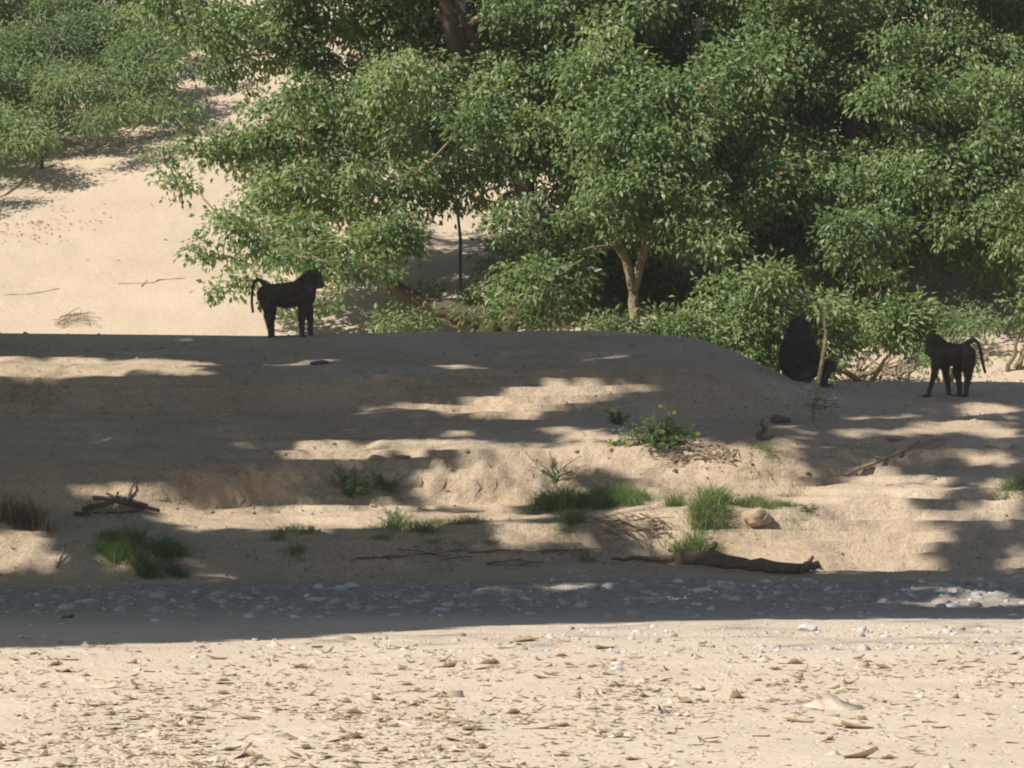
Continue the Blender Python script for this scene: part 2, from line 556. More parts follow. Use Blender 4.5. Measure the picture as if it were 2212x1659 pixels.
# ---------------------------------------------------------------- which parts of the bank the sun reaches through the canopy
# soft elliptical gaps: column, row, half width, half height, how open
GAPS = [
    (120, 790, 240, 20, 1.0), (380, 793, 110, 14, .85), (655, 783, 75, 5, .8), (720, 776, 50, 4, .8), (1020, 792, 110, 7, .4), (1260, 768, 120, 7, .35),
    (1180, 852, 165, 22, .85), (1340, 832, 150, 16, .65), (1000, 880, 130, 16, .75), (1130, 885, 120, 14, .7), (815, 890, 45, 9, .7), (1480, 800, 90, 22, .3),
    (900, 965, 300, 7, .9), (720, 985, 130, 7, .7), (1150, 940, 160, 8, .4), (1150, 1000, 180, 32, 1.0), (960, 1020, 110, 28, .9), (1080, 1050, 220, 30, 1.0), (860, 1075, 150, 14, .8), (1350, 985, 180, 34, 1.0),
    (1560, 1000, 220, 42, 1.0), (1700, 970, 90, 18, .8), (1450, 1080, 150, 60, .9), (1650, 1120, 240, 90, .9), (1850, 1150, 220, 80, .8), (1560, 1190, 200, 24, .9), (2130, 1195, 130, 26, .5),
    (1900, 1060, 180, 30, .85), (2050, 1105, 110, 30, .5), (2180, 1070, 60, 40, .7), (1850, 1010, 120, 16, .55), (2010, 1040, 150, 12, .5), (2150, 1000, 90, 12, .5),
    (2140, 885, 90, 12, .8), (1990, 935, 90, 12, .75), (2130, 930, 80, 14, .6), (2050, 980, 130, 10, .55), (1820, 940, 70, 9, .5), (1800, 985, 40, 8, .4), (1700, 925, 60, 10, .5), (1900, 880, 90, 8, .3),
    (300, 1056, 170, 26, .9), (440, 1048, 80, 9, .9), (520, 1068, 150, 10, .7), (420, 1100, 130, 20, .7), (560, 1112, 210, 28, .9), (760, 1104, 170, 22, .95), (900, 1120, 130, 18, .8), (1080, 1110, 100, 16, .7), (1200, 1150, 160, 14, .65), (1120, 1180, 120, 10, .5),
    (40, 1190, 110, 40, .85), (330, 1205, 130, 12, .6), (220, 1235, 80, 6, .4), (480, 1245, 60, 10, .5), (1250, 1265, 90, 5, .5), (1400, 1285, 110, 5, .45), (1950, 1300, 130, 6, .45), (2130, 1290, 120, 12, .6), (1350, 1240, 80, 4, .4), (600, 1190, 70, 8, .5), (1700, 1205, 260, 12, 1.0), (1950, 1210, 160, 12, .9), (2100, 1120, 120, 14, .6), (760, 1240, 60, 5, .5), (320, 1238, 70, 5, .6),
    (2000, 1265, 150, 8, .35), (1300, 1320, 140, 5, .3),
]


def openness(u, v):
    """u, v in reading coordinates; 1 = sun gets through"""
    o = np.zeros_like(u)
    wob = 14 * fbm(u / 70.0, v / 22.0, 201, 3)
    wobu = 60 * fbm(u / 110.0, v / 26.0, 205, 2)
    for (cu, cv, ru, rv, k) in GAPS:
        e = np.sqrt(((u + wobu - cu) / (ru * 1.05)) ** 2 + ((v + wob * min(1, rv / 16) - cv) / (rv * 1.15 + 4)) ** 2)
        o = np.maximum(o, k * (1 - sstep(0.75, 1.25, e)))
    return o


# ---------------------------------------------------------------- trees
LEAF_N = 0


def crown_mesh(name, lobes, mat, leafL, leafW, per_m2=1.0, twig_mb=None, clump_leaves=16, droop=0.75, keep=None, shell=0.65):
    """lobes: (x, y, z, rx, ry, rz, weight)"""
    global LEAF_N
    mb = MB()
    P = []; D = []; T = []; N = []
    for (x, y, z, rx, ry, rz, w) in lobes:
        area = 4 * math.pi * ((rx * rz) ** 1.6 / 3 + (rx * ry) ** 1.6 / 3 + (ry * rz) ** 1.6 / 3) ** (1 / 1.6)
        nc = max(4, int(area * (25 if leafL < 0.12 else 26) * per_m2 * w))
        d = rng.normal(size=(nc, 3)); d[:, 1] -= 0.35; d[:, 2] += 0.15
        d /= np.linalg.norm(d, axis=1, keepdims=True)
        r = np.where(rng.random(nc) < shell, rng.uniform(0.82, 1.08, nc), rng.random(nc) ** 0.5 * 0.85)
        bump_ = 1 + 0.28 * fbm(d[:, 0] * 2.2 + x * 3, d[:, 2] * 2.2 + z * 3, 301, 2)
        c = np.array([x, y, z]) + d * (r * bump_)[:, None] * np.array([rx, ry, rz])
        lobe_tint = rng.normal(0, 0.13)
        if twig_mb is not None:
            for k in range(0, nc, 9):
                s = np.array([x, y, z])
                tube(twig_mb, wiggle(s, c[k], 4, 0.025), np.linspace(0.012, 0.004, 4), 3, tint=rng.uniform(0.3, 1.0), cap=False)
        ct = 0.42 + lobe_tint + rng.normal(0, 0.13, nc)
        nl = clump_leaves
        off = rng.normal(size=(nc, nl, 3)) * np.array([0.078, 0.078, 0.06]) * (leafL / 0.08)
        pos = (c[:, None, :] + off).reshape(-1, 3)
        out = np.repeat(d, nl, axis=0)
        dr = 0.75 * out + 0.65 * rng.normal(size=(nc * nl, 3)) + off.reshape(-1, 3) * 5
        dr[:, 2] -= droop
        P.append(pos); D.append(dr)
        T.append(np.repeat(ct, nl) + rng.normal(0, 0.13, nc * nl))
        N.append(0.45 * out + TO_SUN * 0.8 + np.array([0, -0.15, 0.15]))
    P = np.concatenate(P); D = np.concatenate(D); T = np.concatenate(T); N = np.concatenate(N)
    T = np.clip(T, 0.0, 0.92)
    dead = rng.random(len(T)) < 0.006
    T = np.where(dead, rng.uniform(0.95, 1.0, len(T)), T)
    if keep is not None:
        k = keep(P)
        P, D, T, N = P[k], D[k], T[k], N[k]
    n = len(P)
    LEAF_N += n
    L = leafL * rng.uniform(0.65, 1.25, n)
    leaves(mb, P, D, L, L * (leafW / leafL) * rng.uniform(0.8, 1.15, n), T, normal=N)
    return mb.mesh(name, mat)


def lobesF(items):
    """(column, row, half width, half height, distance, weight) -> metres"""
    out = []
    for it in items:
        u, v, ru, rv, y = it[:5]
        w = it[5] if len(it) > 5 else 1.0
        x, _, z = px2w(u * K, v * K, y)
        s = K * y / FPX
        rx, rz = ru * s, rv * s
        out.append((x, y, z, rx, min(0.9, 0.5 * (rx + rz)), rz, w))
    return out


def limbs(mb, nodes, lobes, r0=0.05):
    """a limb from the nearest trunk node below to the middle of every lobe"""
    nd = [np.array(p) for p in nodes]
    order = sorted(lobes, key=lambda l: min(np.linalg.norm(np.array(l[:3]) - p) for p in nd))
    rad = {i: r0 for i in range(len(nd))}
    for l in order:
        c = np.array(l[:3])
        dist = [np.linalg.norm(c - p) * (1.0 if p[2] < c[2] + 0.2 else 1.6) for p in nd]
        i = int(np.argmin(dist))
        s = nd[i]
        ra = max(0.014, rad[i] * 0.82)
        n = 6
        path = wiggle(s, c, n, 0.05 * np.linalg.norm(c - s), sag=0.06 * np.linalg.norm(c - s))
        tube(mb, path, np.linspace(ra, ra * 0.65, n), 6, 0.06, tint=rng.uniform(0.3, 0.9), cap=False)
        nd.append(c); rad[len(nd) - 1] = ra * 0.72
        nd.append(path[n // 2]); rad[len(nd) - 1] = ra * 0.8


def make_tree(name, label, cat, trunk_paths, lobes, mat, leafL=0.080, leafW=0.042, per=1.0, bark='bark', group=None, r0=0.07, droop=0.75, nodes_extra=(), cl=22, keep=None, shell=0.65):
    base = trunk_paths[0][0][0]
    root = thing(name, label, cat, loc=tuple(base), group=group)
    off = -np.array(base)
    tb = MB()
    nodes = list(nodes_extra)
    for pts, r1, r2 in trunk_paths:
        pts = np.array(pts, float)
        # densify
        t = np.linspace(0, len(pts) - 1, max(8, len(pts) * 3))
        pp = np.stack([np.interp(t, np.arange(len(pts)), pts[:, k]) for k in range(3)], 1)
        pp[1:-1] += rng.normal(size=(len(pp) - 2, 3)) * 0.012
        rr = np.linspace(r1, r2, len(pp)) * (1 + 0.07 * rng.normal(size=len(pp)))
        rr[0] *= 1.25
        tube(tb, pp + off, rr, 12, 0.05, tint=0.6)
        nodes += [p for p in pp[len(pp) // 3::3]]
    link("trunk", tb.mesh("trunk", M[bark], True), root)
    lo = [(l[0] + off[0], l[1] + off[1], l[2] + off[2], *l[3:]) for l in lobes]
    bb = MB()
    limbs(bb, [np.array(p) + off for p in nodes], lo, r0)
    kk = None if keep is None else (lambda P: keep(P - off))
    cm = crown_mesh("crown", lo, mat, leafL, leafW, per, bb, cl, droop, kk, shell)
    link("branches", bb.mesh("branches", M['bark_pale' if bark != 'bark' else 'wood_dry'], True), root)
    link("crown", cm, root)
    return root


def P3(u, v, y):
    return px2w(u * K, v * K, y)


def fill(poly, spacing, r, depth, dj=0.5, w=1.0, seed=0):
    """jittered lobes over a crown outline given in reading coordinates"""
    g = np.random.default_rng(seed)
    poly = np.array(poly, float)
    u0, v0 = poly.min(0); u1, v1 = poly.max(0)
    res = []
    if 80 < spacing < 140:
        spacing *= 0.70; r *= 0.70; dj *= 1.25
    for j, v in enumerate(np.arange(v0 + spacing * 0.3, v1, spacing * 0.78)):
        for u in np.arange(u0 + (spacing * 0.5 if j % 2 else 0), u1, spacing):
            uu = u + g.normal(0, spacing * 0.33); vv = v + g.normal(0, spacing * 0.3)
            ins = False
            for a, b in zip(poly, np.roll(poly, -1, 0)):
                if (a[1] > vv) != (b[1] > vv) and uu < (b[0] - a[0]) * (vv - a[1]) / (b[1] - a[1]) + a[0]:
                    ins = not ins
            if ins:
                k = g.uniform(0.6, 1.45)
                d = depth(uu, vv) if callable(depth) else depth
                res.append((uu, vv, r * k * 1.1, r * k * 0.72, d + g.normal(0, dj), w))
    return res


def let_sun_through(name, items, spots):
    """leave out the clumps whose shade would fall on sand that lies in the sun"""
    out = []
    for it in items:
        x, y, z = px2w(it[0] * K, it[1] * K, it[4])
        p = np.array([x, y, z]); t = 0.0
        for t in np.arange(0, 16, 0.25):
            q = p - TO_SUN * t
            if q[2] < float(base_h(np.array([q[0]]), np.array([q[1]]))[0]):
                break
        u, v = w2px(*q)
        u /= K; v /= K
        f = 1.0 if it[1] < -25 else 0.0
        if any(abs(u - a) < ru * f and abs(v - b) < rv * f for a, b, ru, rv in spots):
            continue
        out.append(it)
    return out


SUNNY = [(1025, 520, 120, 110), (860, 640, 110, 50), (2060, 650, 90, 70)]
# --- the big tree whose crown hangs over the slope on the left
dA = lambda u, v: 64.6 + 3.0 * (1 - min(1, max(0, v) / 640)) + 0.4
tA = fill([(560, -160), (620, 60), (640, 160), (600, 300), (640, 430), (760, 500), (880, 560), (1000, 420), (1080, 380), (1190, 420), (1270, 330), (1250, 100), (1280, -160)], 105, 92, dA, 0.55, 1.0, 5)
tA += fill([(340, -120), (420, 20), (520, 130), (580, 210), (430, 260), (400, 330), (500, 400), (470, 520), (620, 560), (700, 540), (680, 300), (620, 60), (600, -120)], 92, 66, dA, 0.4, 0.72, 6)
tA += [(330, 10, 60, 50, 67.4, .8), (400, 20, 70, 60, 67.2, .9), (360, -70, 80, 50, 67.6, 1), (470, 70, 80, 60, 67.0, 1), (440, 140, 70, 40, 66.8, .8), (500, -40, 90, 70, 67.4, 1), (370, 250, 60, 30, 66.2, .5), (350, 350, 36, 26, 65.9, .6), (385, 400, 60, 26, 65.9, .6), (420, 545, 40, 24, 65.0, .8), (470, 560, 50, 16, 65.0, .6), (500, 500, 60, 30, 65.2, .7), (690, 545, 90, 50, 64.9, 1),
       (790, 585, 60, 26, 64.4, .8), (720, 580, 55, 26, 64.3, .9), (735, 625, 26, 14, 64.3, .5), (560, 605, 50, 16, 64.1, .9), (500, 615, 40, 13, 64.1, .8), (470, 630, 18, 10, 64.1, .7), (620, 560, 36, 20, 64.2, .6),
       (570, 660, 22, 12, 64.0, .6), (640, 672, 34, 10, 64.0, .7), (705, 655, 30, 12, 64.1, .6), (790, 530, 70, 40, 64.8, 1), (860, 500, 70, 50, 65.0, .9), (640, 500, 80, 40, 65.3, .8)]
tA = [t for t in tA if not (915 < t[0] < 1120 and 430 < t[1] < 625)]
tA += fill([(760, -60), (740, 300), (860, 400), (1200, 330), (1280, 0), (1200, -80)], 150, 120, 67.9, .2, .45, 105)
bx, by, bz = hit(1075, 700, 63.5)
by = 64.9; bx = P3(1060, 700, by)[0]; bz = hgt(bx, by) - 0.1
trunkA = [([(bx, by, bz), P3(1050, 690, 64.9), P3(1000, 678, 64.9), P3(930, 655, 65.0), P3(860, 625, 65.1), P3(800, 560, 65.3), P3(760, 440, 65.8)], 0.16, 0.035),
          ([(bx + 0.05, by + 0.1, bz), P3(1100, 690, 65.0), P3(1150, 660, 65.2), P3(1170, 540, 65.7), P3(1110, 330, 66.4), P3(1040, 150, 67), P3(985, 60, 67.1), P3(930, -120, 67.3)], 0.125, 0.08),
          ([P3(1060, 200, 66.9), P3(1010, 60, 67.0), P3(985, -20, 67.0), P3(1010, -140, 67.2)], 0.07, 0.06),
          ([P3(985, 110, 66.9), P3(960, 0, 66.6), P3(915, -150, 66.4)], 0.08, 0.06)]
make_tree("leafy_tree", "large green tree on a thick low leaning trunk, its crown hanging over the sand slope", "tree",
          trunkA, lobesF(let_sun_through('A', tA, SUNNY)), M['leaf'], per=1.0, r0=0.06)

# --- tree with two pale trunks in the middle
tB = fill([(1120, -160), (1130, 120), (1250, 330), (1240, 470), (1330, 520), (1430, 480), (1500, 560), (1620, 540), (1700, 400), (1700, 100), (1760, -160)], 110, 98, lambda u, v: 65.6 + 2.4 * (1 - min(1, max(0, v) / 560)), 0.6, 1.05, 8)
tB += [(1345, 470, 50, 26, 64.8, .8), (1440, 500, 60, 36, 64.8, .9), (1330, 415, 80, 50, 64.7, 1), (1420, 395, 80, 56, 64.7, 1), (1380, 320, 90, 60, 64.9, 1), (1290, 300, 80, 60, 65.0, 1), (1490, 450, 70, 50, 64.7, 1), (1450, 300, 90, 60, 64.9, 1), (1360, 240, 90, 60, 65.2, 1), (1480, 200, 90, 60, 65.3, 1)]
tB += fill([(1220, -60), (1260, 420), (1650, 480), (1720, 0), (1650, -80)], 150, 120, 68.2, .2, .5, 106)
tB += fill([(1090, 470), (1150, 440), (1260, 450), (1250, 560), (1230, 640), (1190, 690), (1100, 670), (1140, 600), (1110, 560)], 70, 52, 64.6, 0.2, 1.0, 9)
bx2, _, _ = P3(1372, 680, 65.6)
bz2 = hgt(bx2, 65.6) - 0.1
tB2 = [([(bx2, 65.6, bz2), P3(1368, 640, 65.6), P3(1362, 600, 65.6), P3(1342, 540, 65.6), P3(1325, 470, 65.7), P3(1300, 300, 66.2), P3(1330, 80, 66.8)], 0.064, 0.04),
       ([P3(1366, 628, 65.58), P3(1388, 560, 65.6), P3(1392, 500, 65.6), P3(1400, 430, 65.8), P3(1480, 250, 66.6), P3(1510, 40, 67.0)], 0.055, 0.035)]
make_tree("leafy_tree", "dense green tree standing on two pale trunks that fork close to the ground", "tree",
          tB2, lobesF(let_sun_through('B', tB, SUNNY)), M['leaf'], per=1.05, bark='bark_pale', r0=0.028)

# --- tree on the right
tC = fill([(1620, -160), (1640, 60), (1560, 260), (1600, 400), (1540, 520), (1650, 600), (1760, 560), (1900, 600), (2010, 540), (2080, 600), (2180, 620), (2330, 560), (2400, 200), (2400, -160)], 112, 98, lambda u, v: 65.6 + 2.6 * (1 - min(1, max(0, v) / 600)), 0.65, 1.0, 12)
tC += fill([(1660, -60), (1600, 380), (1760, 520), (2280, 520), (2330, 0), (2280, -80)], 150, 120, 68.9, .2, .5, 107)
tC = [t for t in tC if not (1960 < t[0] < 2150 and 545 < t[1] < 720)]
bx3 = P3(1830, 620, 66.4)[0]
bz3 = hgt(bx3, 66.4) - 0.1
tC2 = [([(bx3, 66.4, bz3), P3(1835, 560, 66.4), P3(1870, 430, 66.8), P3(1840, 250, 67.3), P3(1900, 40, 68)], 0.17, 0.10),
       ([(bx3 + .1, 66.5, bz3), P3(1960, 560, 66.6), P3(2060, 400, 67.0), P3(2140, 200, 67.5)], 0.14, 0.08)]
make_tree("leafy_tree", "wide lighter green tree that fills the slope above the seated baboon and the walking baboon", "tree",
          tC2, lobesF(let_sun_through('C', tC, SUNNY)), M['leaf'], per=1.0, r0=0.06)


def bush(label, stem_u, stem_y, lobes, mat='leaf', per=1.2, cat="bush", group=None, leafL=0.080, name="bush", shell=0.55, droop=0.6):
    items = lobesF(lobes)
    x0 = P3(stem_u, 700, stem_y)[0]
    z0 = hgt(x0, stem_y) - 0.05
    stems = []
    for k in range(3):
        l = items[int(rng.integers(len(items)))]
        top = np.array(l[:3])
        p0 = np.array([x0 + rng.normal(0, 0.05), stem_y + rng.normal(0, 0.04), z0])
        stems.append(([tuple(p0), tuple(p0 + (top - p0) * 0.5 + np.array([0, 0, 0.05])), tuple(top)], 0.028, 0.012))
    return make_tree(name, label, cat, stems, items, M[mat], leafL=leafL, leafW=leafL * 0.42, per=per, bark='bark_pale', r0=0.022, group=group, shell=shell, droop=droop)


bush("low green bush spilling over the far edge of the bank beside the pale forked trunks", 1500, 64.0,
     fill([(1280, 715), (1400, 680), (1440, 640), (1540, 650), (1600, 700), (1590, 750), (1480, 735), (1380, 725)], 58, 46, 63.6, 0.2, 1.0, 21) + [(1330, 700, 50, 16, 63.5), (1480, 715, 80, 20, 63.4), (1560, 735, 60, 22, 63.3), (1600, 770, 40, 20, 63.2)])
bush("rounded green bush rising behind the seated baboon", 1670, 63.9,
     fill([(1560, 600), (1640, 545), (1720, 560), (1790, 640), (1800, 740), (1720, 790), (1620, 790), (1540, 740), (1530, 660)], 66, 54, 63.8, 0.25, 1.0, 22))
bush("leafy green bush between the pale stake and the walking baboon", 1880, 63.9,
     fill([(1760, 660), (1840, 640), (1880, 690), (1960, 660), (1980, 740), (1930, 770), (1850, 750), (1790, 790)], 58, 44, 63.8, 0.2, 1.0, 23)[:99] + [(1935, 700, 40, 34, 63.6), (1990, 690, 40, 36, 63.7), (1790, 790, 26, 22, 63.6)])
bush("pale fine leaved bush directly behind the walking baboon", 2045, 63.4,
     fill([(1990, 720), (2050, 680), (2110, 670), (2150, 710), (2130, 790), (2060, 800), (2000, 790)], 50, 34, 63.2, 0.2, 1.0, 24), 'leaf_pale', 1.3, leafL=0.055)
bush("green bush at the far right edge above bare orange sand", 2190, 65.0,
     fill([(2150, 600), (2260, 560), (2330, 600), (2330, 700), (2210, 670), (2160, 640)], 62, 40, 64.9, 0.2, 0.9, 25), 'leaf', 1.0)
bush("small dark shrub with curled leaves growing round the leaning trunk", 960, 64.2,
     [(880, 640, 36, 18, 65.4, .7), (930, 690, 34, 14, 64.1, .5), (850, 700, 36, 10, 63.9, .6), (1030, 645, 60, 18, 65.4, .9), (1090, 630, 50, 26, 65.6, .9), (920, 630, 40, 14, 65.4, .5), (1110, 650, 44, 26, 64.2, .9), (1060, 640, 60, 22, 65.3, 1), (900, 690, 30, 10, 64.2, .5), (1105, 690, 36, 16, 64.1, 1), (1010, 672, 24, 9, 64.2, .6), (1060, 688, 20, 8, 64.1, .6), (830, 690, 22, 8, 63.9, .5)], 'leaf', 0.7)
bush("slim sapling with drooping leaf sprays left of the forked trunks", 1188, 63.9,
     [(1175, 600, 44, 32, 63.9, .8), (1150, 640, 36, 20, 63.8, .7), (1200, 640, 40, 22, 63.8, .6), (1175, 690, 36, 16, 63.7, .7), (1220, 680, 30, 14, 63.8, .6), (1140, 585, 28, 22, 64.0, .7), (1290, 700, 40, 12, 63.6, .6)], 'leaf', 1.0, cat="sapling", name="sapling")
# understorey in the deep shade behind the trunks
bush("dark thicket in deep shade behind the forked pale trunks", 1270, 67.2,
     fill([(1110, 560), (1200, 480), (1500, 480), (1560, 620), (1500, 690), (1300, 700), (1120, 690)], 80, 66, 67.0, 0.3, 1.0, 26), 'leaf', 0.9)
bush("dark thicket in shade above the bush behind the seated baboon", 1850, 66.0,
     fill([(1700, 560), (1900, 550), (1950, 590), (1920, 630), (1850, 650), (1740, 640)], 72, 58, 66.0, 0.3, 1.0, 27), 'leaf', 0.9)

# --- willowy bush on the slope, upper left
GD = lambda u, v: 69.95 + (500 - v) * 0.0158
tG = fill([(-260, -120), (-240, 360), (-60, 340), (60, 270), (170, 235), (240, 210), (310, 220), (340, 150), (300, 40), (330, -120)], 88, 78, GD, 0.25, 1.25, 31)
tG += [(a, b, c, d, GD(a, b) - .15, e) for a, b, c, d, e in [(200, 265, 44, 20, 1), (300, 225, 60, 26, .8), (60, 300, 60, 24, 1), (250, 250, 50, 24, 1), (370, 60, 70, 40, .7), (350, -10, 80, 40, .8), (300, 130, 60, 40, .8), (-40, 350, 60, 36, 1), (-140, 380, 70, 40, 1.2), (10, 290, 50, 30, 1.2)]]
gx = P3(90, 230, 74.0)[0]
gz = hgt(gx, 74.0) - 0.1
gx2 = P3(-140, 330, 71.6)[0]
make_tree("bush", "grey green willowy bush spreading across the top left of the sand slope", "bush",
          [([(gx, 74.0, gz), P3(100, 140, 74.6), P3(150, 40, 75.8)], 0.018, 0.01), ([(gx2, 71.6, hgt(gx2, 71.6) - 0.1), P3(-120, 260, 72.4), P3(-60, 60, 75)], 0.03, 0.02)],
          lobesF(tG), M['leaf_pale'], leafL=0.088, leafW=0.026, per=1.5, bark='bark', r0=0.018, cl=20)
print("leaves so far", LEAF_N)

# --- canopy of the riverside trees that stand out of frame on the left and shade the bank
_sx, _sy, _sz = hit(1754, 912)
STAKE = (np.array(px2w(1768 * K, 835 * K, _sy)), np.array(px2w(1787 * K, 655 * K, _sy)))


def canopy_keep(P):
    x, y, z = P[:, 0].copy(), P[:, 1].copy(), P[:, 2].copy()
    gz_ = np.full_like(x, 1.2)
    for _ in range(7):
        t = (z - gz_) / TO_SUN[2]
        gx_ = x - TO_SUN[0] * t; gy_ = y - TO_SUN[1] * t
        gz_ = 0.5 * gz_ + 0.5 * base_h(gx_, np.clip(gy_, 30, 70))
    u, v = w2px(gx_, gy_, gz_)
    u = u / K; v = v / K
    edge = np.interp(u, [-200, 0, 600, 1100, 1500, 2212, 2600], [1405, 1392, 1374, 1346, 1336, 1332, 1330]) + 5 * fbm(u / 60, u * 0, 401, 3)
    far = 62.4 + 0.3 * fbm(gx_, gx_ * 0, 403, 2)
    ok = (v < edge) & (gy_ < far) & (gy_ > 38)
    inside = (u > -60) & (u < 2260)
    o = np.where(inside, openness(u, v), np.clip(fbm(gx_ * 0.8, gy_ * 0.6, 411, 3) * 2.4, 0, 1))
    o = np.where(gy_ > 60.2, 0, o)
    thr = 0.50 + 0.42 * fbm(gx_ * 2.2, gy_ * 1.1, 421, 3)
    o = o + np.where(inside & (v < 1330), 0.10, 0) + 0.42 * fbm(gx_ * 1.1, gy_ * 3.6, 431, 3) * np.clip(o * 3, 0.35, 1)
    clump = o > thr
    # a thin chink that lets the sun onto the stake
    e1 = np.cross(TO_SUN, [0, 0, 1.0]); e1 /= np.linalg.norm(e1); e2 = np.cross(e1, TO_SUN)
    A_ = np.array([P @ e1, P @ e2]).T
    s0 = STAKE[0]; s1_ = STAKE[1]
    a0 = np.array([s0 @ e1, s0 @ e2]); a1 = np.array([s1_ @ e1, s1_ @ e2])
    tt = np.clip(((A_ - a0) @ (a1 - a0)) / ((a1 - a0) @ (a1 - a0)), 0, 1)
    chink = np.linalg.norm(A_ - a0 - tt[:, None] * (a1 - a0), axis=1) < 0.13
    return ok & ~clump & ~chink


def canopy_tree(label, tx, ty, gx0, gx1, gy0, gy1, z0, z1, seed):
    g = np.random.default_rng(seed)
    lobes = []
    hgtm = 9.5
    dx = -TO_SUN[0] / TO_SUN[2]; dy = -TO_SUN[1] / TO_SUN[2]
    for gy in np.arange(gy0, gy1 + 0.01, 1.15):
        for gx_ in np.arange(gx0, gx1 + 0.01, 1.15):
            z = g.uniform(z0, z1)
            lobes.append((gx_ + g.normal(0, .25) - dx * (z - 1.2), gy + g.normal(0, .25) - dy * (z - 1.2), z, 1.0, 1.0, 0.6, 1.0))
    tz = hgt(tx, ty) - 0.15
    trunk = [([(tx, ty, tz), (tx + .2, ty, tz + 2.2), (tx - .3, ty + .2, tz + 4.5), (tx + 0.4, ty, tz + 6.5)], 0.38, 0.22)]
    return make_tree("riverside_tree", label, "tree", trunk, lobes, M['leaf'], leafL=0.23, leafW=0.14, per=0.26, r0=0.13, keep=canopy_keep, cl=15, shell=0.4)


canopy_tree("tall riverside tree out of the picture on the left that shades the upper bank", -13.5, 58.5, -9.5, 7.5, 56.5, 63.0, 8.6, 11.0, 51)
canopy_tree("tall riverside tree out of the picture on the left that shades the gravel", -14.5, 47.5, -9.5, 7.5, 41.0, 55.6, 8.0, 10.5, 52)
print("leaves total", LEAF_N)

# ---------------------------------------------------------------- baboons
def body_mesh(name, parts, voxel=0.0085, smooth=5):
    """tapered capsules and ellipsoids fused into one continuous skin"""
    import bmesh
    bm = bmesh.new()
    ico = bmesh.new()
    bmesh.ops.create_icosphere(ico, subdivisions=2, radius=1.0)
    iv = np.array([v.co[:] for v in ico.verts]); it = np.array([[v.index for v in f.verts] for f in ico.faces])
    ico.free(); bm.free()
    mb = MB()
    for p in parts:
        if p[0] == 'e':      # ellipsoid: centre, radii
            mb.add(iv * np.array(p[2]) + np.array(p[1]), it)
        else:                # chain of (x, y, z, r)
            ch = np.array(p[1], float)
            for a, b in zip(ch[:-1], ch[1:]):
                d = np.linalg.norm(a[:3] - b[:3])
                n = max(2, int(d / (0.35 * max(0.006, min(a[3], b[3])))) + 1)
                for t in np.linspace(0, 1, n):
                    c = a + (b - a) * t
                    mb.add(iv * c[3] + c[:3], it)
    me = mb.mesh(name + "_rough")
    tmp = bpy.data.objects.new("tmp_body", me)
    COL.objects.link(tmp)
    md = tmp.modifiers.new("r", 'REMESH'); md.mode = 'VOXEL'; md.voxel_size = voxel
    ms = tmp.modifiers.new("s", 'SMOOTH'); ms.iterations = smooth; ms.factor = 0.6
    dg = bpy.context.evaluated_depsgraph_get()
    res = bpy.data.meshes.new_from_object(tmp.evaluated_get(dg))
    bpy.data.objects.remove(tmp)
    bpy.data.meshes.remove(me)
    res.name = name
    res.materials.clear(); res.materials.append(M['fur'])
    res.polygons.foreach_set("use_smooth", np.ones(len(res.polygons), bool))
    return res


def fur_mesh(body, n, back, length=0.026, mane=None, bald=()):
    me = body
    nf = len(me.polygons)
    cen = np.zeros(nf * 3); nor = np.zeros(nf * 3)
    me.polygons.foreach_get("center", cen); me.polygons.foreach_get("normal", nor)
    cen = cen.reshape(-1, 3); nor = nor.reshape(-1, 3)
    idx = rng.integers(0, nf, n)
    c = cen[idx]; nn = nor[idx]
    keep = np.ones(n, bool)
    for (bc, br) in bald:
        keep &= np.linalg.norm(c - np.array(bc), axis=1) > br
    c = c[keep]; nn = nn[keep]
    k = len(c)
    flow = np.array(back)[None, :] + np.array([0, 0, -0.55]) + 0.25 * rng.normal(size=(k, 3))
    d = nn * 0.55 + flow * 0.8
    d /= np.linalg.norm(d, axis=1, keepdims=True)
    L = length * rng.uniform(0.5, 1.2, k)
    if mane is not None:
        for (mc, mr, mk) in mane:
            L = L * (1 + (mk - 1) * np.exp(-(np.linalg.norm(c - np.array(mc), axis=1) / mr) ** 2))
    # thin limbs have short hair
    low = np.clip((c[:, 2] - 0.02) / 0.2, 0.35, 1)
    L = L * low
    side = np.cross(d, rng.normal(size=(k, 3))); side /= np.linalg.norm(side, axis=1, keepdims=True)
    w = 0.0026
    s = c - nn * 0.003
    mb = MB()
    mid = s + d * (L * 0.55)[:, None]
    tip = s + d * L[:, None]; tip[:, 2] -= L * 0.18
    V = np.stack([s - side * w, s + side * w, mid + side * w * 0.7, mid - side * w * 0.7, tip], 1).reshape(-1, 3)
    i = np.arange(k)[:, None] * 5
    mb.add(V, i + np.array([3, 2, 4]), i + np.array([0, 1, 2, 3]))
    return mb.mesh("fur", M['fur'])


def paw(x, y, z, dx, r=0.009, n=4, ln=0.05, dy=0.0):
    """palm or sole with separate digits and a thumb, pointing along +dx"""
    out = []
    s = 1 if dx > 0 else -1
    out.append(('c', [(x - s * 0.012, y, z + 0.018, 0.017), (x + s * 0.022, y, z + 0.012, 0.016)]))
    for k in range(n):
        o = (k - (n - 1) / 2) * 0.0155
        l = ln * (1 - 0.16 * abs(k - 1.3))
        out.append(('c', [(x + s * 0.025, y + o, z + 0.013, r), (x + s * (0.025 + l * 0.55), y + o * 1.25, z + 0.014, r * 0.9), (x + s * (0.025 + l), y + o * 1.35, z + 0.007, r * 0.75)]))
    out.append(('c', [(x, y + 0.02, z + 0.014, r), (x + s * 0.022, y + 0.038, z + 0.009, r * 0.8)]))
    return out


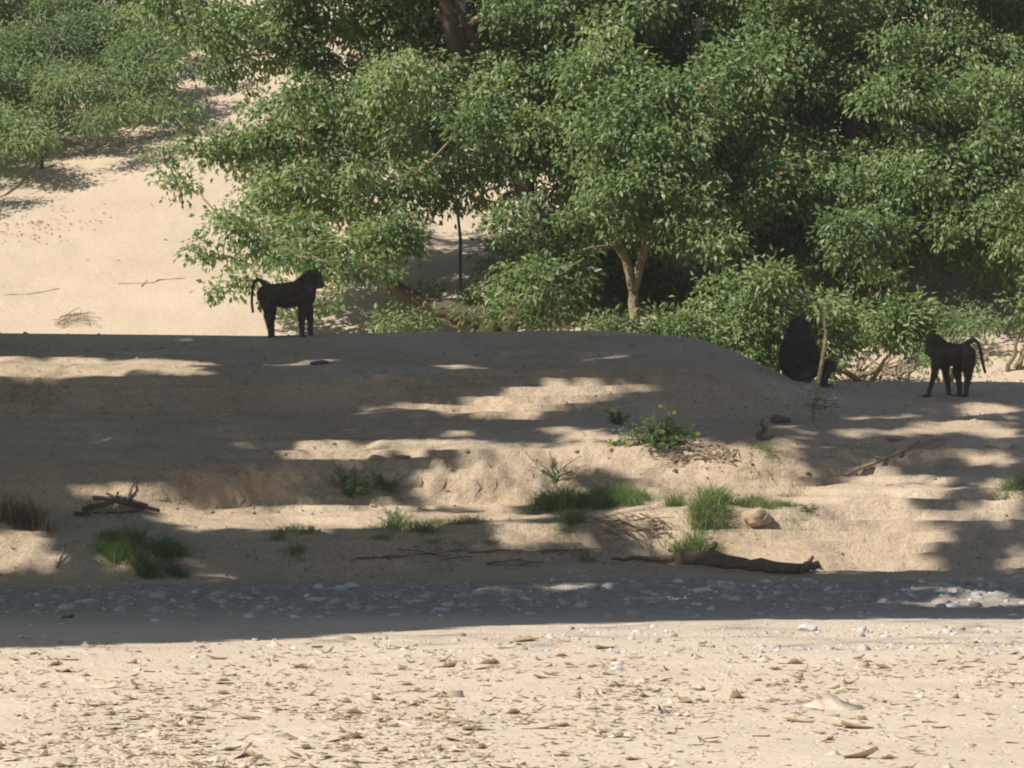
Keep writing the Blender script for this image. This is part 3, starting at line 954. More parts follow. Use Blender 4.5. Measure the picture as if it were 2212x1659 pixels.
def baboon(label, loc, parts, back, mane, bald, eyes=(), nfur=15000, rz=0, length=0.026):
    root = thing("baboon", label, "baboon", loc=loc, rz=rz, group="baboons on the bank")
    me = body_mesh("body", parts)
    bo = link("body", me, root)
    link("fur", fur_mesh(me, nfur, back, length, mane, bald), bo)
    for e in eyes:
        mb = MB()
        import bmesh
        b2 = bmesh.new(); bmesh.ops.create_icosphere(b2, subdivisions=2, radius=0.0085)
        mb.add([v.co[:] for v in b2.verts], [[v.index for v in f.verts] for f in b2.faces]); b2.free()
        link("eye", mb.mesh("eye", M['eye'], True), bo, loc=e)
    return root


# left: standing side on, facing right.  local origin under the middle of the belly, x to the right
s1 = 1 / 1570.0


def q1(px, py, y=0.0, r=0.0, gy=1402, cx=900, s=s1):
    return ((px - cx) * s, y, (gy - py) * s, r * s)


A = []
A.append(('c', [q1(560, 670, 0, 150), q1(700, 672, 0, 182), q1(900, 680, 0, 212), q1(1080, 655, 0, 210), q1(1190, 610, 0, 200)]))
A.append(('e', q1(1240, 620)[:3], (0.10, 0.098, 0.15)))
A.append(('c', [q1(1180, 500, 0, 130), q1(1270, 440, 0, 128), q1(1350, 400, 0, 118)]))           # neck and mane
A.append(('e', q1(1350, 395)[:3], (0.088, 0.075, 0.086)))
A.append(('c', [q1(1380, 450, 0, 85), q1(1435, 480, 0, 66), q1(1488, 512, 0, 48)]))               # muzzle
A.append(('c', [q1(1340, 510, 0, 62), q1(1420, 535, 0, 44), q1(1475, 545, 0, 30)]))               # jaw
A.append(('c', [q1(1420, 355, .038, 22), q1(1445, 350, 0, 26), q1(1420, 355, -.038, 22)]))        # brow
A.append(('e', q1(1345, 400, 0)[:1] + (-.074,) + q1(0, 400)[2:3], (0.014, 0.008, 0.02)))
A.append(('e', q1(1345, 400, 0)[:1] + (.074,) + q1(0, 400)[2:3], (0.014, 0.008, 0.02)))
# tail
A.append(('c', [q1(610, 560, 0, 48), q1(530, 490, 0, 46), q1(470, 435, 0, 38), q1(420, 422, 0, 33), q1(365, 470, 0, 31), q1(338, 560, 0, 29), q1(328, 700, 0, 27), q1(328, 830, 0, 26), q1(345, 950, 0, 26)]))
for sy, dx in ((-0.062, 0), (0.062, 14)):
    # hind leg: haunch, knee forward, hock behind, shank, foot
    A.append(('c', [q1(560 + dx, 650, sy * .8, 135), q1(585 + dx, 780, sy, 130), q1(630 + dx, 900, sy, 98), q1(628 + dx, 1040, sy, 78), q1(622 + dx, 1140, sy, 60), q1(640 + dx, 1260, sy, 52), q1(645 + dx, 1360, sy, 48)]))
    A += paw(q1(655 + dx, 0)[0], sy, 0.0, 1, ln=0.055)
for sy, fx in ((-0.062, 1160), (0.06, 1290)):
    A.append(('c', [q1(1210, 640, sy, 120), q1(1215 + (fx - 1215) * .4, 800, sy, 92), q1(1215 + (fx - 1215) * .8, 930, sy, 74), q1(fx, 1100, sy, 54), q1(fx, 1250, sy, 47), q1(fx + 4, 1365, sy, 43)]))
    A += paw(q1(fx + 12, 0)[0], sy, 0.0, 1, ln=0.042)
A.append(('c', [q1(440, 640, 0, 40), q1(470, 720, 0, 60)]))
lx, ly, lz = hit(612, 725)
ly = 60.85; lx = P3(612, 720, ly)[0]; lz = hgt(lx, ly) - 0.02
lx0 = P3((740 + 900 / 5.185) / 1.4756, 720, ly)[0]
baboon("lone baboon standing side on upon the bare ridge, facing right with its tail arched down", (lx0, ly, lz), A,
       (-0.8, 0, 0), [(q1(335, 620)[:3], 0.10, .25), (q1(340, 860)[:3], 0.10, .25), (q1(420, 440)[:3], 0.06, .3), (q1(1150, 480)[:3], 0.16, 1.6), (q1(1250, 380)[:3], 0.1, 1.5), (q1(560, 900)[:3], 0.14, 1.4)],
       [(q1(1480, 510)[:3], 0.075)], [(q1(1440, 0)[0], -.034, q1(0, 400)[2]), (q1(1440, 0)[0], .034, q1(0, 400)[2])])

# right: walking to the left, head low
s2 = 1 / 1640.0


def q2(px, py, y=0.0, r=0.0):
    return q1(px, py, y, r, 1362, 900, s2)


B = []
B.append(('c', [q2(700, 600, 0, 170), q2(800, 630, 0, 190), q2(950, 655, 0, 180), q2(1080, 650, 0, 172), q2(1180, 640, 0, 150)]))
B.append(('c', [q2(720, 520, 0, 145), q2(670, 460, 0, 130), q2(630, 430, 0, 112)]))
B.append(('e', q2(622, 430)[:3], (0.075, 0.072, 0.072)))
B.append(('c', [q2(590, 480, 0, 78), q2(562, 560, 0, 56), q2(540, 625, 0, 36)]))
B.append(('c', [q2(620, 530, 0, 60), q2(585, 590, 0, 40), q2(558, 635, 0, 26)]))
B.append(('c', [q2(548, 420, .036, 20), q2(530, 425, 0, 24), q2(548, 420, -.036, 20)]))
B.append(('e', (q2(640, 0)[0], -.07, q2(0, 440)[2]), (0.014, 0.008, 0.02)))
B.append(('e', (q2(640, 0)[0], .07, q2(0, 440)[2]), (0.014, 0.008, 0.02)))
B.append(('c', [q2(1120, 570, 0, 60), q2(1180, 500, 0, 52), q2(1250, 435, 0, 42), q2(1320, 418, 0, 38), q2(1385, 460, 0, 35), q2(1425, 560, 0, 33), q2(1450, 700, 0, 32), q2(1475, 830, 0, 30), q2(1505, 950, 0, 28)]))
B.append(('c', [q2(720, 640, -.05, 125), q2(690, 780, -.06, 88), q2(660, 920, -.065, 62), q2(625, 1080, -.065, 46), q2(585, 1220, -.065, 40), q2(562, 1325, -.065, 38)]))
B += paw(q2(556, 0)[0], -.065, 0.0, -1, ln=0.042)
B.append(('c', [q2(780, 650, .05, 125), q2(830, 820, .06, 82), q2(860, 960, .06, 60), q2(885, 1100, .06, 46), q2(905, 1240, .06, 42), q2(915, 1325, .06, 40)]))
B += paw(q2(905, 0)[0], .06, 0.0, -1, ln=0.042)
B.append(('c', [q2(1120, 650, .05, 145), q2(1070, 820, .06, 104), q2(1040, 930, .06, 74), q2(1066, 1070, .06, 54), q2(1092, 1180, .06, 46), q2(1090, 1325, .06, 42)]))
B += paw(q2(1075, 0)[0], .06, 0.0, -1, ln=0.055)
B.append(('c', [q2(1200, 660, -.05, 145), q2(1215, 800, -.06, 118), q2(1205, 930, -.06, 80), q2(1210, 1060, -.06, 60), q2(1190, 1180, -.06, 48), q2(1180, 1325, -.06, 44)]))
B += paw(q2(1165, 0)[0], -.06, 0.0, -1, ln=0.055)
ry = 58.75
rx0 = P3((2850 + 900 / 5.185) / 1.4756, 850, ry)[0]
rz0 = hgt(rx0, ry) - 0.012
baboon("baboon walking left at the right end of the bank, head low and tail hooked", (rx0, ry, rz0), B,
       (0.8, 0, 0), [(q2(1440, 600)[:3], 0.10, .25), (q2(1480, 860)[:3], 0.10, .25), (q2(1340, 430)[:3], 0.06, .3), (q2(760, 450)[:3], 0.14, 1.4)], [(q2(545, 590)[:3], 0.08)],
       [(q2(545, 0)[0], -.032, q2(0, 455)[2]), (q2(545, 0)[0], .032, q2(0, 455)[2])])

# middle: seated, shaggy, turned away to the right
s3 = 1 / 1291.0


def q3(px, py, y=0.0, r=0.0):
    return q1(px, py, y, r, 1165, 640, s3)


C = []
C.append(('c', [q3(625, 980, 0, 185), q3(590, 850, 0, 232), q3(580, 720, 0, 215), q3(590, 600, 0, 185), q3(605, 500, 0, 152), q3(612, 400, 0, 132)]))
C.append(('e', (q3(612, 0)[0], .01, q3(0, 350)[2]), (0.095, 0.09, 0.088)))
C.append(('c', [q3(640, 380, .06, 75), q3(665, 410, .12, 58), q3(680, 430, .165, 40)]))
C.append(('e', (q3(505, 0)[0], .0, q3(0, 350)[2]), (0.008, 0.013, 0.02)))
C.append(('e', (q3(719, 0)[0], .0, q3(0, 350)[2]), (0.008, 0.013, 0.02)))
for sy in (-.075, .085):
    C.append(('c', [q3(640, 1060, sy, 120), q3(760, 960, sy, 105), q3(880, 900, sy, 85), q3(1010, 868, sy, 54), q3(985, 960, sy, 52), q3(950, 1060, sy, 46), q3(930, 1140, sy, 40)]))
    C += paw(q3(955, 0)[0], sy, 0.0, 1, ln=0.065)
# forearm resting over the knee, hand hanging
C.append(('c', [q3(690, 560, -.05, 95), q3(770, 700, -.1, 70), q3(850, 800, -.1, 58), q3(980, 850, -.095, 42), q3(1070, 862, -.09, 36), q3(1085, 905, -.09, 30)]))
for k, (o, l) in enumerate(((-.02, 100), (-.007, 120), (.006, 112), (.019, 92))):
    C.append(('c', [q3(1082, 915, -.09 + o, 13), q3(1078 - k * 3, 915 + l * .6, -.09 + o, 12), q3(1066 - k * 3, 915 + l, -.09 + o, 9)]))
C.append(('c', [q3(1070, 890, -.07, 13), q3(1050, 940, -.06, 10)]))
C.append(('c', [q3(660, 560, .05, 95), q3(760, 700, .11, 66), q3(860, 830, .11, 52), q3(960, 880, .1, 40), q3(1000, 930, .1, 30)]))
C.append(('c', [q3(600, 1100, .05, 60), q3(520, 1140, .12, 40), q3(430, 1150, .2, 32), q3(330, 1150, .26, 28)]))
sy0 = 59.2
sx0 = P3((2400 + 640 / 4.1475) / 1.4756, 830, sy0)[0]
sz0 = px2w(0, (950 + 1165 / 4.1475) / 3.1875, sy0)[2]
sz0 = min(sz0, hgt(sx0 + 0.15, sy0) + 0.01)
baboon("shaggy baboon seated behind the pale stake with one arm over its knee", (sx0, sy0, sz0), C,
       (-0.35, -0.2, -0.3), [(q3(590, 560)[:3], 0.26, 1.9)], [(q3(1080, 930, -.09)[:3], 0.07), (q3(980, 1150)[:3], 0.08)], (), 22000, 0, 0.03)

# ---------------------------------------------------------------- pale stake with a few leaves at its foot
def at_ground(uF, vF):
    return np.array(hit(uF, vF))


px_, py_, pz_ = hit(1754, 912)
root = thing("stake", "crooked pale bare stake standing upright in front of the seated baboon", "stake", loc=(px_, py_, pz_ - 0.05))
pts = [(1754, 925), (1758, 890), (1764, 850), (1772, 800), (1782, 750), (1784, 715), (1781, 690), (1787, 655)]
pp = np.array([px2w(u * K, v * K, py_) for u, v in pts]) - np.array([px_, py_, pz_ - 0.05])
pp[:, 1] += np.array([0, .01, 0, -.02, 0, .02, .01, 0])
mb = MB()
t = np.linspace(0, 7, 22)
pq = np.stack([np.interp(t, np.arange(8), pp[:, k]) for k in range(3)], 1)
tube(mb, pq, np.interp(t, [0, 2, 4, 5, 7], [.015, .019, .024, .016, .007]), 9, 0.05, 0.9)
link("stem", mb.mesh("stem", M['bark_pale'], True), root)
mb = MB()
for a, b in (((1776, 780), (1797, 762)), ((1783, 708), (1797, 695)), ((1764, 860), (1790, 866)), ((1762, 880), (1742, 872))):
    A0 = np.array(px2w(a[0] * K, a[1] * K, py_)) - np.array([px_, py_, pz_ - 0.05]); B0 = np.array(px2w(b[0] * K, b[1] * K, py_ - .05)) - np.array([px_, py_, pz_ - 0.05])
    tube(mb, wiggle(A0, B0, 4, 0.008), [0.011, 0.009, 0.007, 0.004], 5, 0.05, 0.9)
link("twig", mb.mesh("twig", M['bark_pale'], True), root)
mb = MB()
c = np.array(px2w(1772 * K, 872 * K, py_ - 0.03)) - np.array([px_, py_, pz_ - 0.05])
P = c + rng.normal(size=(150, 3)) * np.array([0.11, 0.06, 0.045])
leaves(mb, P, rng.normal(size=(150, 3)) + np.array([0, 0, -.2]), 0.04, 0.016, rng.random(150) * .7)
link("leaves", mb.mesh("leaves", M['herb']), root)

# ---------------------------------------------------------------- grasses and herbs
def tuft(label, uF, vF, wF, hF, n, mat='grass', lean=0.8, group="grass tufts on the bank", cat="grass tuft", name="grass_tuft", depth=0.32, tint=(0.0, 0.8), bw=0.0045):
    x, y, z = hit(uF, vF + hF * 0.4)
    s = K * y / FPX
    w = wF * s; h = hF * s
    root_loc = (x, y, z - 0.01)
    mb = MB()
    # several crowns of blades
    nc = max(4, int(w / 0.045))
    cx = (np.linspace(-.58, .58, nc) + rng.normal(0, 0.07, nc)) * w; cy = rng.uniform(-depth, depth, nc)
    n = int(n * 1.8)
    k = rng.integers(0, nc, n)
    bx_ = cx[k] + rng.normal(0, 0.05, n); by_ = cy[k] + rng.normal(0, 0.05, n)
    bz_ = height(x + bx_, y + by_) - z
    H_ = h * 0.95 * rng.uniform(0.25, 1.05, n) * rng.uniform(.7, 1.15, nc)[k] * np.exp(-(bx_ / (w * 0.75)) ** 2 * 0.9)
    d = rng.normal(size=(n, 2)) * lean
    p0 = np.stack([bx_, by_, bz_], 1)
    p1 = p0 + np.stack([d[:, 0] * H_ * .35, d[:, 1] * H_ * .35, H_ * .6], 1)
    p2 = p1 + np.stack([d[:, 0] * H_ * .7, d[:, 1] * H_ * .7, H_ * .32], 1)
    ang = rng.uniform(0, np.pi, n)
    sd = np.stack([np.cos(ang), np.sin(ang), np.zeros(n)], 1) * bw * 0.5
    V = np.stack([p0 - sd, p0 + sd, p1 + sd * .8, p1 - sd * .8, p2], 1).reshape(-1, 3)
    i = np.arange(n)[:, None] * 5
    tn = np.clip(rng.uniform(tint[0], tint[1], n) + (rng.random(n) < .14) * .5, 0, 1)
    mb.add(V, i + np.array([3, 2, 4]), i + np.array([0, 1, 2, 3]), np.repeat(tn, 5))
    return link(name, mb.mesh(name, M[mat]), loc=root_loc, label=label, category=cat, group=group)


tuft("short bright grass tuft on the upper lit ledge, the smallest and highest on the bank", 1668, 1022, 90, 22, 380)
tuft("green grass tuft left of the dark rounded tuft in the middle of the bank", 1205, 1070, 100, 62, 1100)
tuft("dense rounded dark tuft in the middle of the bank beside dry roots", 1320, 1062, 110, 60, 1500, tint=(0.0, 0.5))
tuft("tall thin grass hanging below the rounded tuft", 1240, 1115, 60, 50, 350, lean=.7)
tuft("bright green grass trailing down the lit scarp to the log", 1515, 1100, 95, 78, 1500, depth=.5)
tuft("lower fringe of pale grass just above the fallen log", 1528, 1165, 45, 40, 380, tint=(0.3, 0.9))
tuft("flat bright green grass growing over a rounded clod on the scarp", 1640, 1080, 120, 34, 900)
tuft("broad dark green grass mound in the shade at the lower left", 300, 1172, 150, 66, 2400, tint=(0.0, 0.55))
tuft("small dark tuft on the lit sand at the centre left", 640, 1152, 70, 32, 450, tint=(0.0, 0.6))
tuft("grey green tuft at the foot of a spindly herb, centre left", 880, 1130, 110, 40, 700, tint=(0.1, 0.8))
tuft("thin straggly tuft between the two larger tufts at centre", 1000, 1128, 120, 30, 450, tint=(0.2, 0.95))
tuft("green tuft cut off by the right edge of the picture", 2205, 1052, 60, 50, 600)
tuft("low weeds at the foot of the lit slope right of the clod", 1735, 1110, 70, 20, 180, tint=(0.2, 1.0))
tuft("dry reed stubble cut off by the left edge of the picture", 30, 1100, 120, 95, 420, 'dry', .35, "grass tufts on the bank", tint=(0, 1), bw=0.010)
tuft("thin dry stems in the shade above the dark green mound", 230, 1095, 120, 28, 160, 'dry', .8, tint=(0, .8), bw=0.006)


def herb(label, uF, vF, wF, hF, nst, nleaf, leafL, flowers=(), cat="herb", name="herb", flat=0.5, tint=(0.1, 0.9)):
    x, y, z = hit(uF, vF + hF * .4)
    s = K * y / FPX
    w, h = wF * s, hF * s
    root = thing(name, label, cat, loc=(x, y, z - 0.01))
    st = MB(); lf = MB()
    P = []; D = []
    for k in range(nst):
        a = rng.uniform(0, 2 * np.pi)
        rr = rng.uniform(0.2, 1) * w * 0.62
        tip = np.array([math.cos(a) * rr, math.sin(a) * rr * 0.4, h * rng.uniform(0.25, 1.0) * (1 - flat * rr / w)])
        tip[2] += float(height(np.array([x + tip[0]]), np.array([y + tip[1]]))[0]) - z
        pth = wiggle((rng.normal(0, .02), rng.normal(0, .02), 0), tip, 6, 0.012, sag=0.05 * h)
        tube(st, pth, np.linspace(.006, .0025, 6), 4, 0, .6, cap=False)
        tt = rng.uniform(0.2, 1, nleaf)
        pp = np.stack([np.interp(tt * 5, np.arange(6), pth[:, j]) for j in range(3)], 1)
        P.append(pp + rng.normal(size=pp.shape) * 0.008); D.append(rng.normal(size=pp.shape) + np.array([0, 0, .4]))
    P = np.concatenate(P); D = np.concatenate(D)
    L = leafL * rng.uniform(.6, 1.2, len(P))
    leaves(lf, P, D, L, L * .42, rng.uniform(*tint, len(P)))
    link("stems", st.mesh("stems", M['herb'], True), root)
    link("leaves", lf.mesh("leaves", M['herb']), root)
    for (fu, fv) in flowers:
        fp = np.array(px2w(fu * K, fv * K, y - 0.08)) - np.array([x, y, z - .01])
        gz_ = hgt(x + fp[0], y - 0.08) - (z - .01)
        fp[2] = max(fp[2], gz_ + 0.02)
        f = MB(); s5 = 5
        for k in range(s5):
            a = 2 * np.pi * k / s5 + rng.uniform(0, 1) * .2
            c, sn = math.cos(a), math.sin(a)
            # petals open towards the sky and the viewer
            ax = np.array([c, -0.55 * sn, 0.83 * sn]); nx = np.array([-sn, -0.55 * c, 0.83 * c])
            R = 0.025
            V = np.array([ax * 0.003, ax * R * .65 + nx * R * .45, ax * R, ax * R * .65 - nx * R * .45]) + np.array([0, -0.55, -0.36]) * 0.0
            f.add(V, [(0, 1, 2), (0, 2, 3)], None, rng.random())
        link("flower", f.mesh("flower", M['petal']), root, loc=tuple(fp))
        st2 = MB()
        tube(st2, [fp - np.array([0, -.03, 0.05]), fp - np.array([0, -.005, .004])], [.003, .002], 3, 0, .5, cap=False)
        link("flower_stalk", st2.mesh("flower_stalk", M['herb']), root)
    return root


herb("grey green creeping herb dotted with yellow flowers on the edge of the ledge", 1425, 935, 165, 80, 84, 42, 0.033,
     [(1427, 878), (1456, 891), (1432, 933), (1507, 937), (1412, 958), (1430, 950), (1462, 945)], "flowering herb", "flowering_herb")
herb("thin trailing stems with three yellow flowers creeping left from the flowering herb", 1330, 955, 110, 18, 16, 14, 0.026,
     [(1288, 952), (1351, 966), (1318, 958)], "flowering herb", "flowering_herb", flat=.9)
herb("small leafy sprig with two yellow flowers above the creeping herb", 1335, 900, 60, 40, 16, 20, 0.028, [(1328, 887), (1322, 885)], "flowering herb", "flowering_herb")
herb("feathery pale herb on the shaded ledge at centre left", 760, 1045, 120, 80, 34, 26, 0.032)
herb("low dark herb right of the feathery pale herb", 830, 1048, 90, 40, 20, 16, 0.03, tint=(0, .5))
herb("leggy herb with pale seed heads below the feathery herb", 850, 1110, 90, 60, 20, 12, 0.024, tint=(.4, 1))
herb("sparse stalks right of the gap in the lit scarp", 1200, 1020, 110, 40, 22, 5, 0.02, tint=(.3, 1))
herb("tiny green seedling at the foot of the lit slope", 1745, 1108, 34, 16, 8, 8, 0.028)
herb("small weed half buried in the grey gravel at the left", 150, 1330, 34, 14, 7, 6, 0.03, tint=(0, .5))

# ---------------------------------------------------------------- dead wood
def wood(name, label, cat, pieces, mat='wood_dry', group=None, sides=7):
    """pieces: list of (list of (column,row,lift), r0, r1); each lies on the ground found behind its points"""
    c0 = hit(pieces[0][0][0][0], pieces[0][0][0][1])
    mb = MB()
    for pts, r0, r1 in pieces:
        P = []
        for (u, v, lift) in pts:
            x, y, z = hit(u, v)
            P.append((x, y, z + lift))
        P = np.array(P)
        if len(P) > 2:
            P[:, 1] = np.linspace(P[0, 1], P[-1, 1], len(P)) * 0.6 + P[:, 1] * 0.4
            P[:, 2] = [max(p[2], hgt(p[0], p[1])) if pts[i][2] < 0.03 else p[2] for i, p in enumerate(P)]
        n = max(4, len(P) * 3)
        t = np.linspace(0, len(P) - 1, n)
        Q = np.stack([np.interp(t, np.arange(len(P)), P[:, k]) for k in range(3)], 1) - np.array(c0)
        Q[1:-1] += rng.normal(size=(n - 2, 3)) * min(r0, 0.03) * 0.25
        tube(mb, Q, np.linspace(r0, r1, n) * (1 + .06 * rng.normal(size=n)), sides, 0.07, rng.uniform(.3, .9))
    kw = dict(label=label, category=cat)
    if group:
        kw['group'] = group
    return link(name, mb.mesh(name, M[mat], True), loc=c0, **kw)


wood("fallen_log", "thick dark fallen log lying along the foot of the lit scarp", "log",
     [([(1475, 1218, .02), (1530, 1222, .05), (1600, 1236, .06), (1680, 1246, .05), (1740, 1244, .05), (1768, 1234, .06)], 0.088, 0.035),
      ([(1525, 1225, .06), (1545, 1205, .13)], 0.035, 0.02), ([(1735, 1244, .05), (1755, 1228, .10)], 0.03, 0.015), ([(1475, 1218, .02), (1380, 1212, .01), (1320, 1210, .01)], 0.03, 0.008)], 'wood_dark', sides=10)
wood("fallen_branch", "long thin fallen branch with side twigs lying on the mottled slope", "branch",
     [([(1825, 1032, .02), (1880, 1010, .02), (1935, 990, .03), (1985, 968, .05)], .022, .012), ([(1930, 994, .03), (2000, 985, .05)], .01, .006), ([(1945, 986, .03), (2040, 965, .03)], .009, .005), ([(1890, 1004, .02), (1940, 1008, .02)], .012, .006)])
wood("driftwood", "tangle of driftwood with one stick standing up, above the dark grass mound", "driftwood",
     [([(180, 1108, .02), (250, 1096, .05), (345, 1112, .03)], .03, .018), ([(275, 1098, .03), (284, 1070, .05), (292, 1045, .06)], .018, .008), ([(200, 1085, .03), (270, 1090, .05), (320, 1100, .03)], .02, .01), ([(230, 1080, .05), (300, 1104, .02)], .014, .008), ([(160, 1115, .02), (240, 1120, .03), (310, 1108, .03)], .022, .01), ([(255, 1075, .04), (240, 1105, .02)], .012, .006)], 'wood_dark')
wood("dead_stick", "short pale stick leaning at the lower left below the dark grass mound", "stick", [([(124, 1232, .0), (132, 1218, .04), (141, 1201, .09)], .014, .009)])
wood("driftwood", "heap of pale straw like twigs on the lit ledge right of the flowering herb", "driftwood",
     [(lambda a, b: [([(a, b, .01), (a + rng.uniform(-20, 25), b + rng.uniform(-8, 6), .05), (a + rng.uniform(-50, 60), b + rng.uniform(-8, 10), .01)], .006, .003)])(rng.uniform(1425, 1580), rng.uniform(982, 1006))[0] for _ in range(60)])
wood("exposed_roots", "spray of exposed roots and straw on the scarp below the rounded tuft", "roots",
     [(lambda a, b: [([(a, b, .01), (a + rng.uniform(10, 35), b + rng.uniform(4, 16), .03), (a + rng.uniform(30, 80), b + rng.uniform(14, 34), .01)], .006, .003)])(rng.uniform(1270, 1410), rng.uniform(1112, 1160))[0] for _ in range(60)])
wood("driftwood", "dark matted twigs at the foot of the bank left of the log", "driftwood",
     [(lambda a, b: [([(a, b, .015), (a + rng.uniform(15, 45), b + rng.uniform(-3, 5), .03), (a + rng.uniform(50, 120), b + rng.uniform(-7, 9), .015)], .005, .002)])(rng.uniform(740, 1240), rng.uniform(1196, 1226))[0] for _ in range(26)], 'wood_dark')
wood("driftwood", "slanting pale sticks and litter on the sand between the stake and the walking baboon", "driftwood",
     [([(1832, 822, .0), (1865, 795, .05), (1890, 772, .12)], .020, .012)] + [([(1815 + rng.uniform(0, 150), 822 + rng.uniform(-12, 0), .01), (1850 + rng.uniform(0, 190), 795 + rng.uniform(-25, 12), .05)], .013, .006) for _ in range(24)])
wood("twig_pile", "wiry dead twigs lying on the pale slope just above the ridge at the left", "twigs",
     [([(115 + rng.uniform(0, 20), 700 + rng.uniform(-10, 12), .02), (160 + rng.uniform(-20, 20), 686 + rng.uniform(-8, 25), .08), (205 + rng.uniform(-20, 20), 700 + rng.uniform(-20, 12), .02)], .006, .003) for _ in range(12)], sides=4)
wood("dead_stick", "thin dead root lying on the pale slope at the far left", "stick", [([(8, 640, .0), (60, 641, .01), (95, 636, .01), (130, 626, 0)], .010, .005)], 'wood_dry')
wood("dead_stick", "crooked thin stick lying on the pale slope left of the lone baboon", "stick", [([(255, 616, .0), (310, 622, .01), (330, 620, .0), (345, 611, .01), (400, 602, 0)], .011, .005), ([(305, 622, .0), (318, 612, .02)], .008, .004)], 'wood_dry')
wood("tree_stump", "small dark broken stub on the shaded bank right of the yellow flowers", "stump", [([(1640, 952, .0), (1650, 940, .05), (1646, 932, .1)], .035, .012), ([(1650, 950, .0), (1672, 948, .03)], .03, .012), ([(1648, 948, .02), (1660, 940, .09)], .02, .006)], 'wood_dark')
wood("dead_stick", "thin bent stick at the edge of the lower ledge, centre left", "stick", [([(792, 1058, .01), (830, 1066, .02), (872, 1072, .01)], .011, .006), ([(790, 1062, .06), (806, 1086, .01)], .008, .004)])
wood("dead_stick", "dark bare twig standing in the sand slope behind the lone baboon's ridge", "stick", [([(993, 640, .0), (994, 590, .35), (984, 545, .75), (978, 505, 1.0)], .022, .012), ([(990, 560, .6), (1000, 540, .75)], .010, .005)], 'wood_dark')

# ---------------------------------------------------------------- stones, flakes
def stone_variants(n, flat=0.6, sub=2):
    import bmesh
    out = []
    for k in range(n):
        b2 = bmesh.new(); bmesh.ops.create_icosphere(b2, subdivisions=sub, radius=0.5)
        v = np.array([p.co[:] for p in b2.verts]); t = np.array([[p.index for p in f.verts] for f in b2.faces]); b2.free()
        # cut by random planes for facets
        for _ in range(7):
            d = rng.normal(size=3); d /= np.linalg.norm(d)
            h = rng.uniform(0.26, 0.42)
            ex = np.maximum(v @ d - h, 0)
            v = v - ex[:, None] * d
        v = v * np.array([rng.uniform(.8, 1.3), rng.uniform(.7, 1.1), flat * rng.uniform(.7, 1.3)])
        out.append((v, t))
    return out


def rotz(v, a):
    c, s = np.cos(a), np.sin(a)
    return v @ np.array([[c, s, 0], [-s, c, 0], [0, 0, 1]])


SV = stone_variants(7)
SVlow = stone_variants(5, 0.6, 1)


def place_pieces(name, stuff_name, variants, low, pos, size, parent, mat, maxn=300, sink=0.25, tilt=0.25, smooth=False):
    """the largest as objects that share meshes, the rest joined"""
    meshes = []
    for k, (v, t) in enumerate(variants):
        mb = MB(); mb.add(v, t, None, 0.0)
        meshes.append(mb.mesh(name, mat, smooth))
    px_size = size / pos[:, 1]
    u, vv = w2px(pos[:, 0], pos[:, 1], pos[:, 2])
    vis = (u > -5) & (u < 1029) & (vv > -5) & (vv < 773)
    order = np.argsort(-(px_size * vis))
    for i in order[:maxn]:
        o = bpy.data.objects.new(name, meshes[int(rng.integers(len(meshes)))])
        COL.objects.link(o); o.parent = parent
        o.location = (pos[i, 0], pos[i, 1], pos[i, 2] - sink * size[i] * .3)
        o.scale = (size[i],) * 3
        o.rotation_euler = (rng.normal(0, tilt), rng.normal(0, tilt), rng.uniform(0, 6.28))
    mb = MB()
    for i in order[maxn:]:
        v, t = low[int(rng.integers(len(low)))]
        w = rotz(v * size[i], rng.uniform(0, 6.28))
        w = w @ np.array([[1, 0, rng.normal(0, tilt)], [0, 1, rng.normal(0, tilt)], [0, 0, 1]])
        mb.add(w + pos[i] - np.array([0, 0, sink * size[i] * .3]), t, None, rng.random())
    if mb.n:
        link(stuff_name, mb.mesh(stuff_name, mat, smooth), parent, kind="stuff")


def scatter(n, u0, u1, v0, v1, dens=None, ymin=28):
    """points uniformly over the picture area of the bed, by analytic flat bed then height"""
    u = rng.uniform(u0, u1, n) * K; v = rng.uniform(v0, v1, n) * K
    ang = (v - V_HOR) / FPX
    y = CAM_Z / np.tan(np.maximum(ang, 1e-3))
    if dens is not None:
        k = rng.random(n) < dens(u / K, v / K)
        u, v, y = u[k], v[k], y[k]
    for _ in range(3):
        x = (u - 512) / FPX * y
        y = (CAM_Z - height(x, y)) / np.tan(ang[:len(y)] if dens is None else (v - V_HOR) / FPX)
    x = (u - 512) / FPX * y
    return np.stack([x, y, height(x, y)], 1)


# gravel along the foot of the bank
def gd(u, v):
    c = np.interp(u, [0, 600, 1200, 2212], [1300, 1296, 1278, 1285])
    c = c + 16 * fbm(u / 160, u * 0, 511, 3)
    a = np.exp(-((v - c) / (18 + 16 * (fbm(u / 210, u * 0, 515, 2) + .5))) ** 2) * 0.7 * np.clip(.6 + 1.3 * fbm(u / 45, v / 12, 517, 2), 0.1, 1)
    b = np.exp(-((v - np.interp(u, [0, 800, 1500, 2212], [1400, 1378, 1372, 1362])) / 11) ** 2) * np.interp(u, [0, 600, 1100, 2212], [.05, .15, .5, .7])
    c2 = np.exp(-((v - np.interp(u, [0, 1500, 2212], [1410, 1405, 1392])) / 7) ** 2) * np.interp(u, [0, 1100, 1500, 2212], [0, .2, .9, .8])
    return np.clip(a * (0.35 + 1.6 * np.clip(fbm(u / 120, v / 30, 501, 2) + .3, 0, 1)) + b + c2 + 0.03, 0, 1)


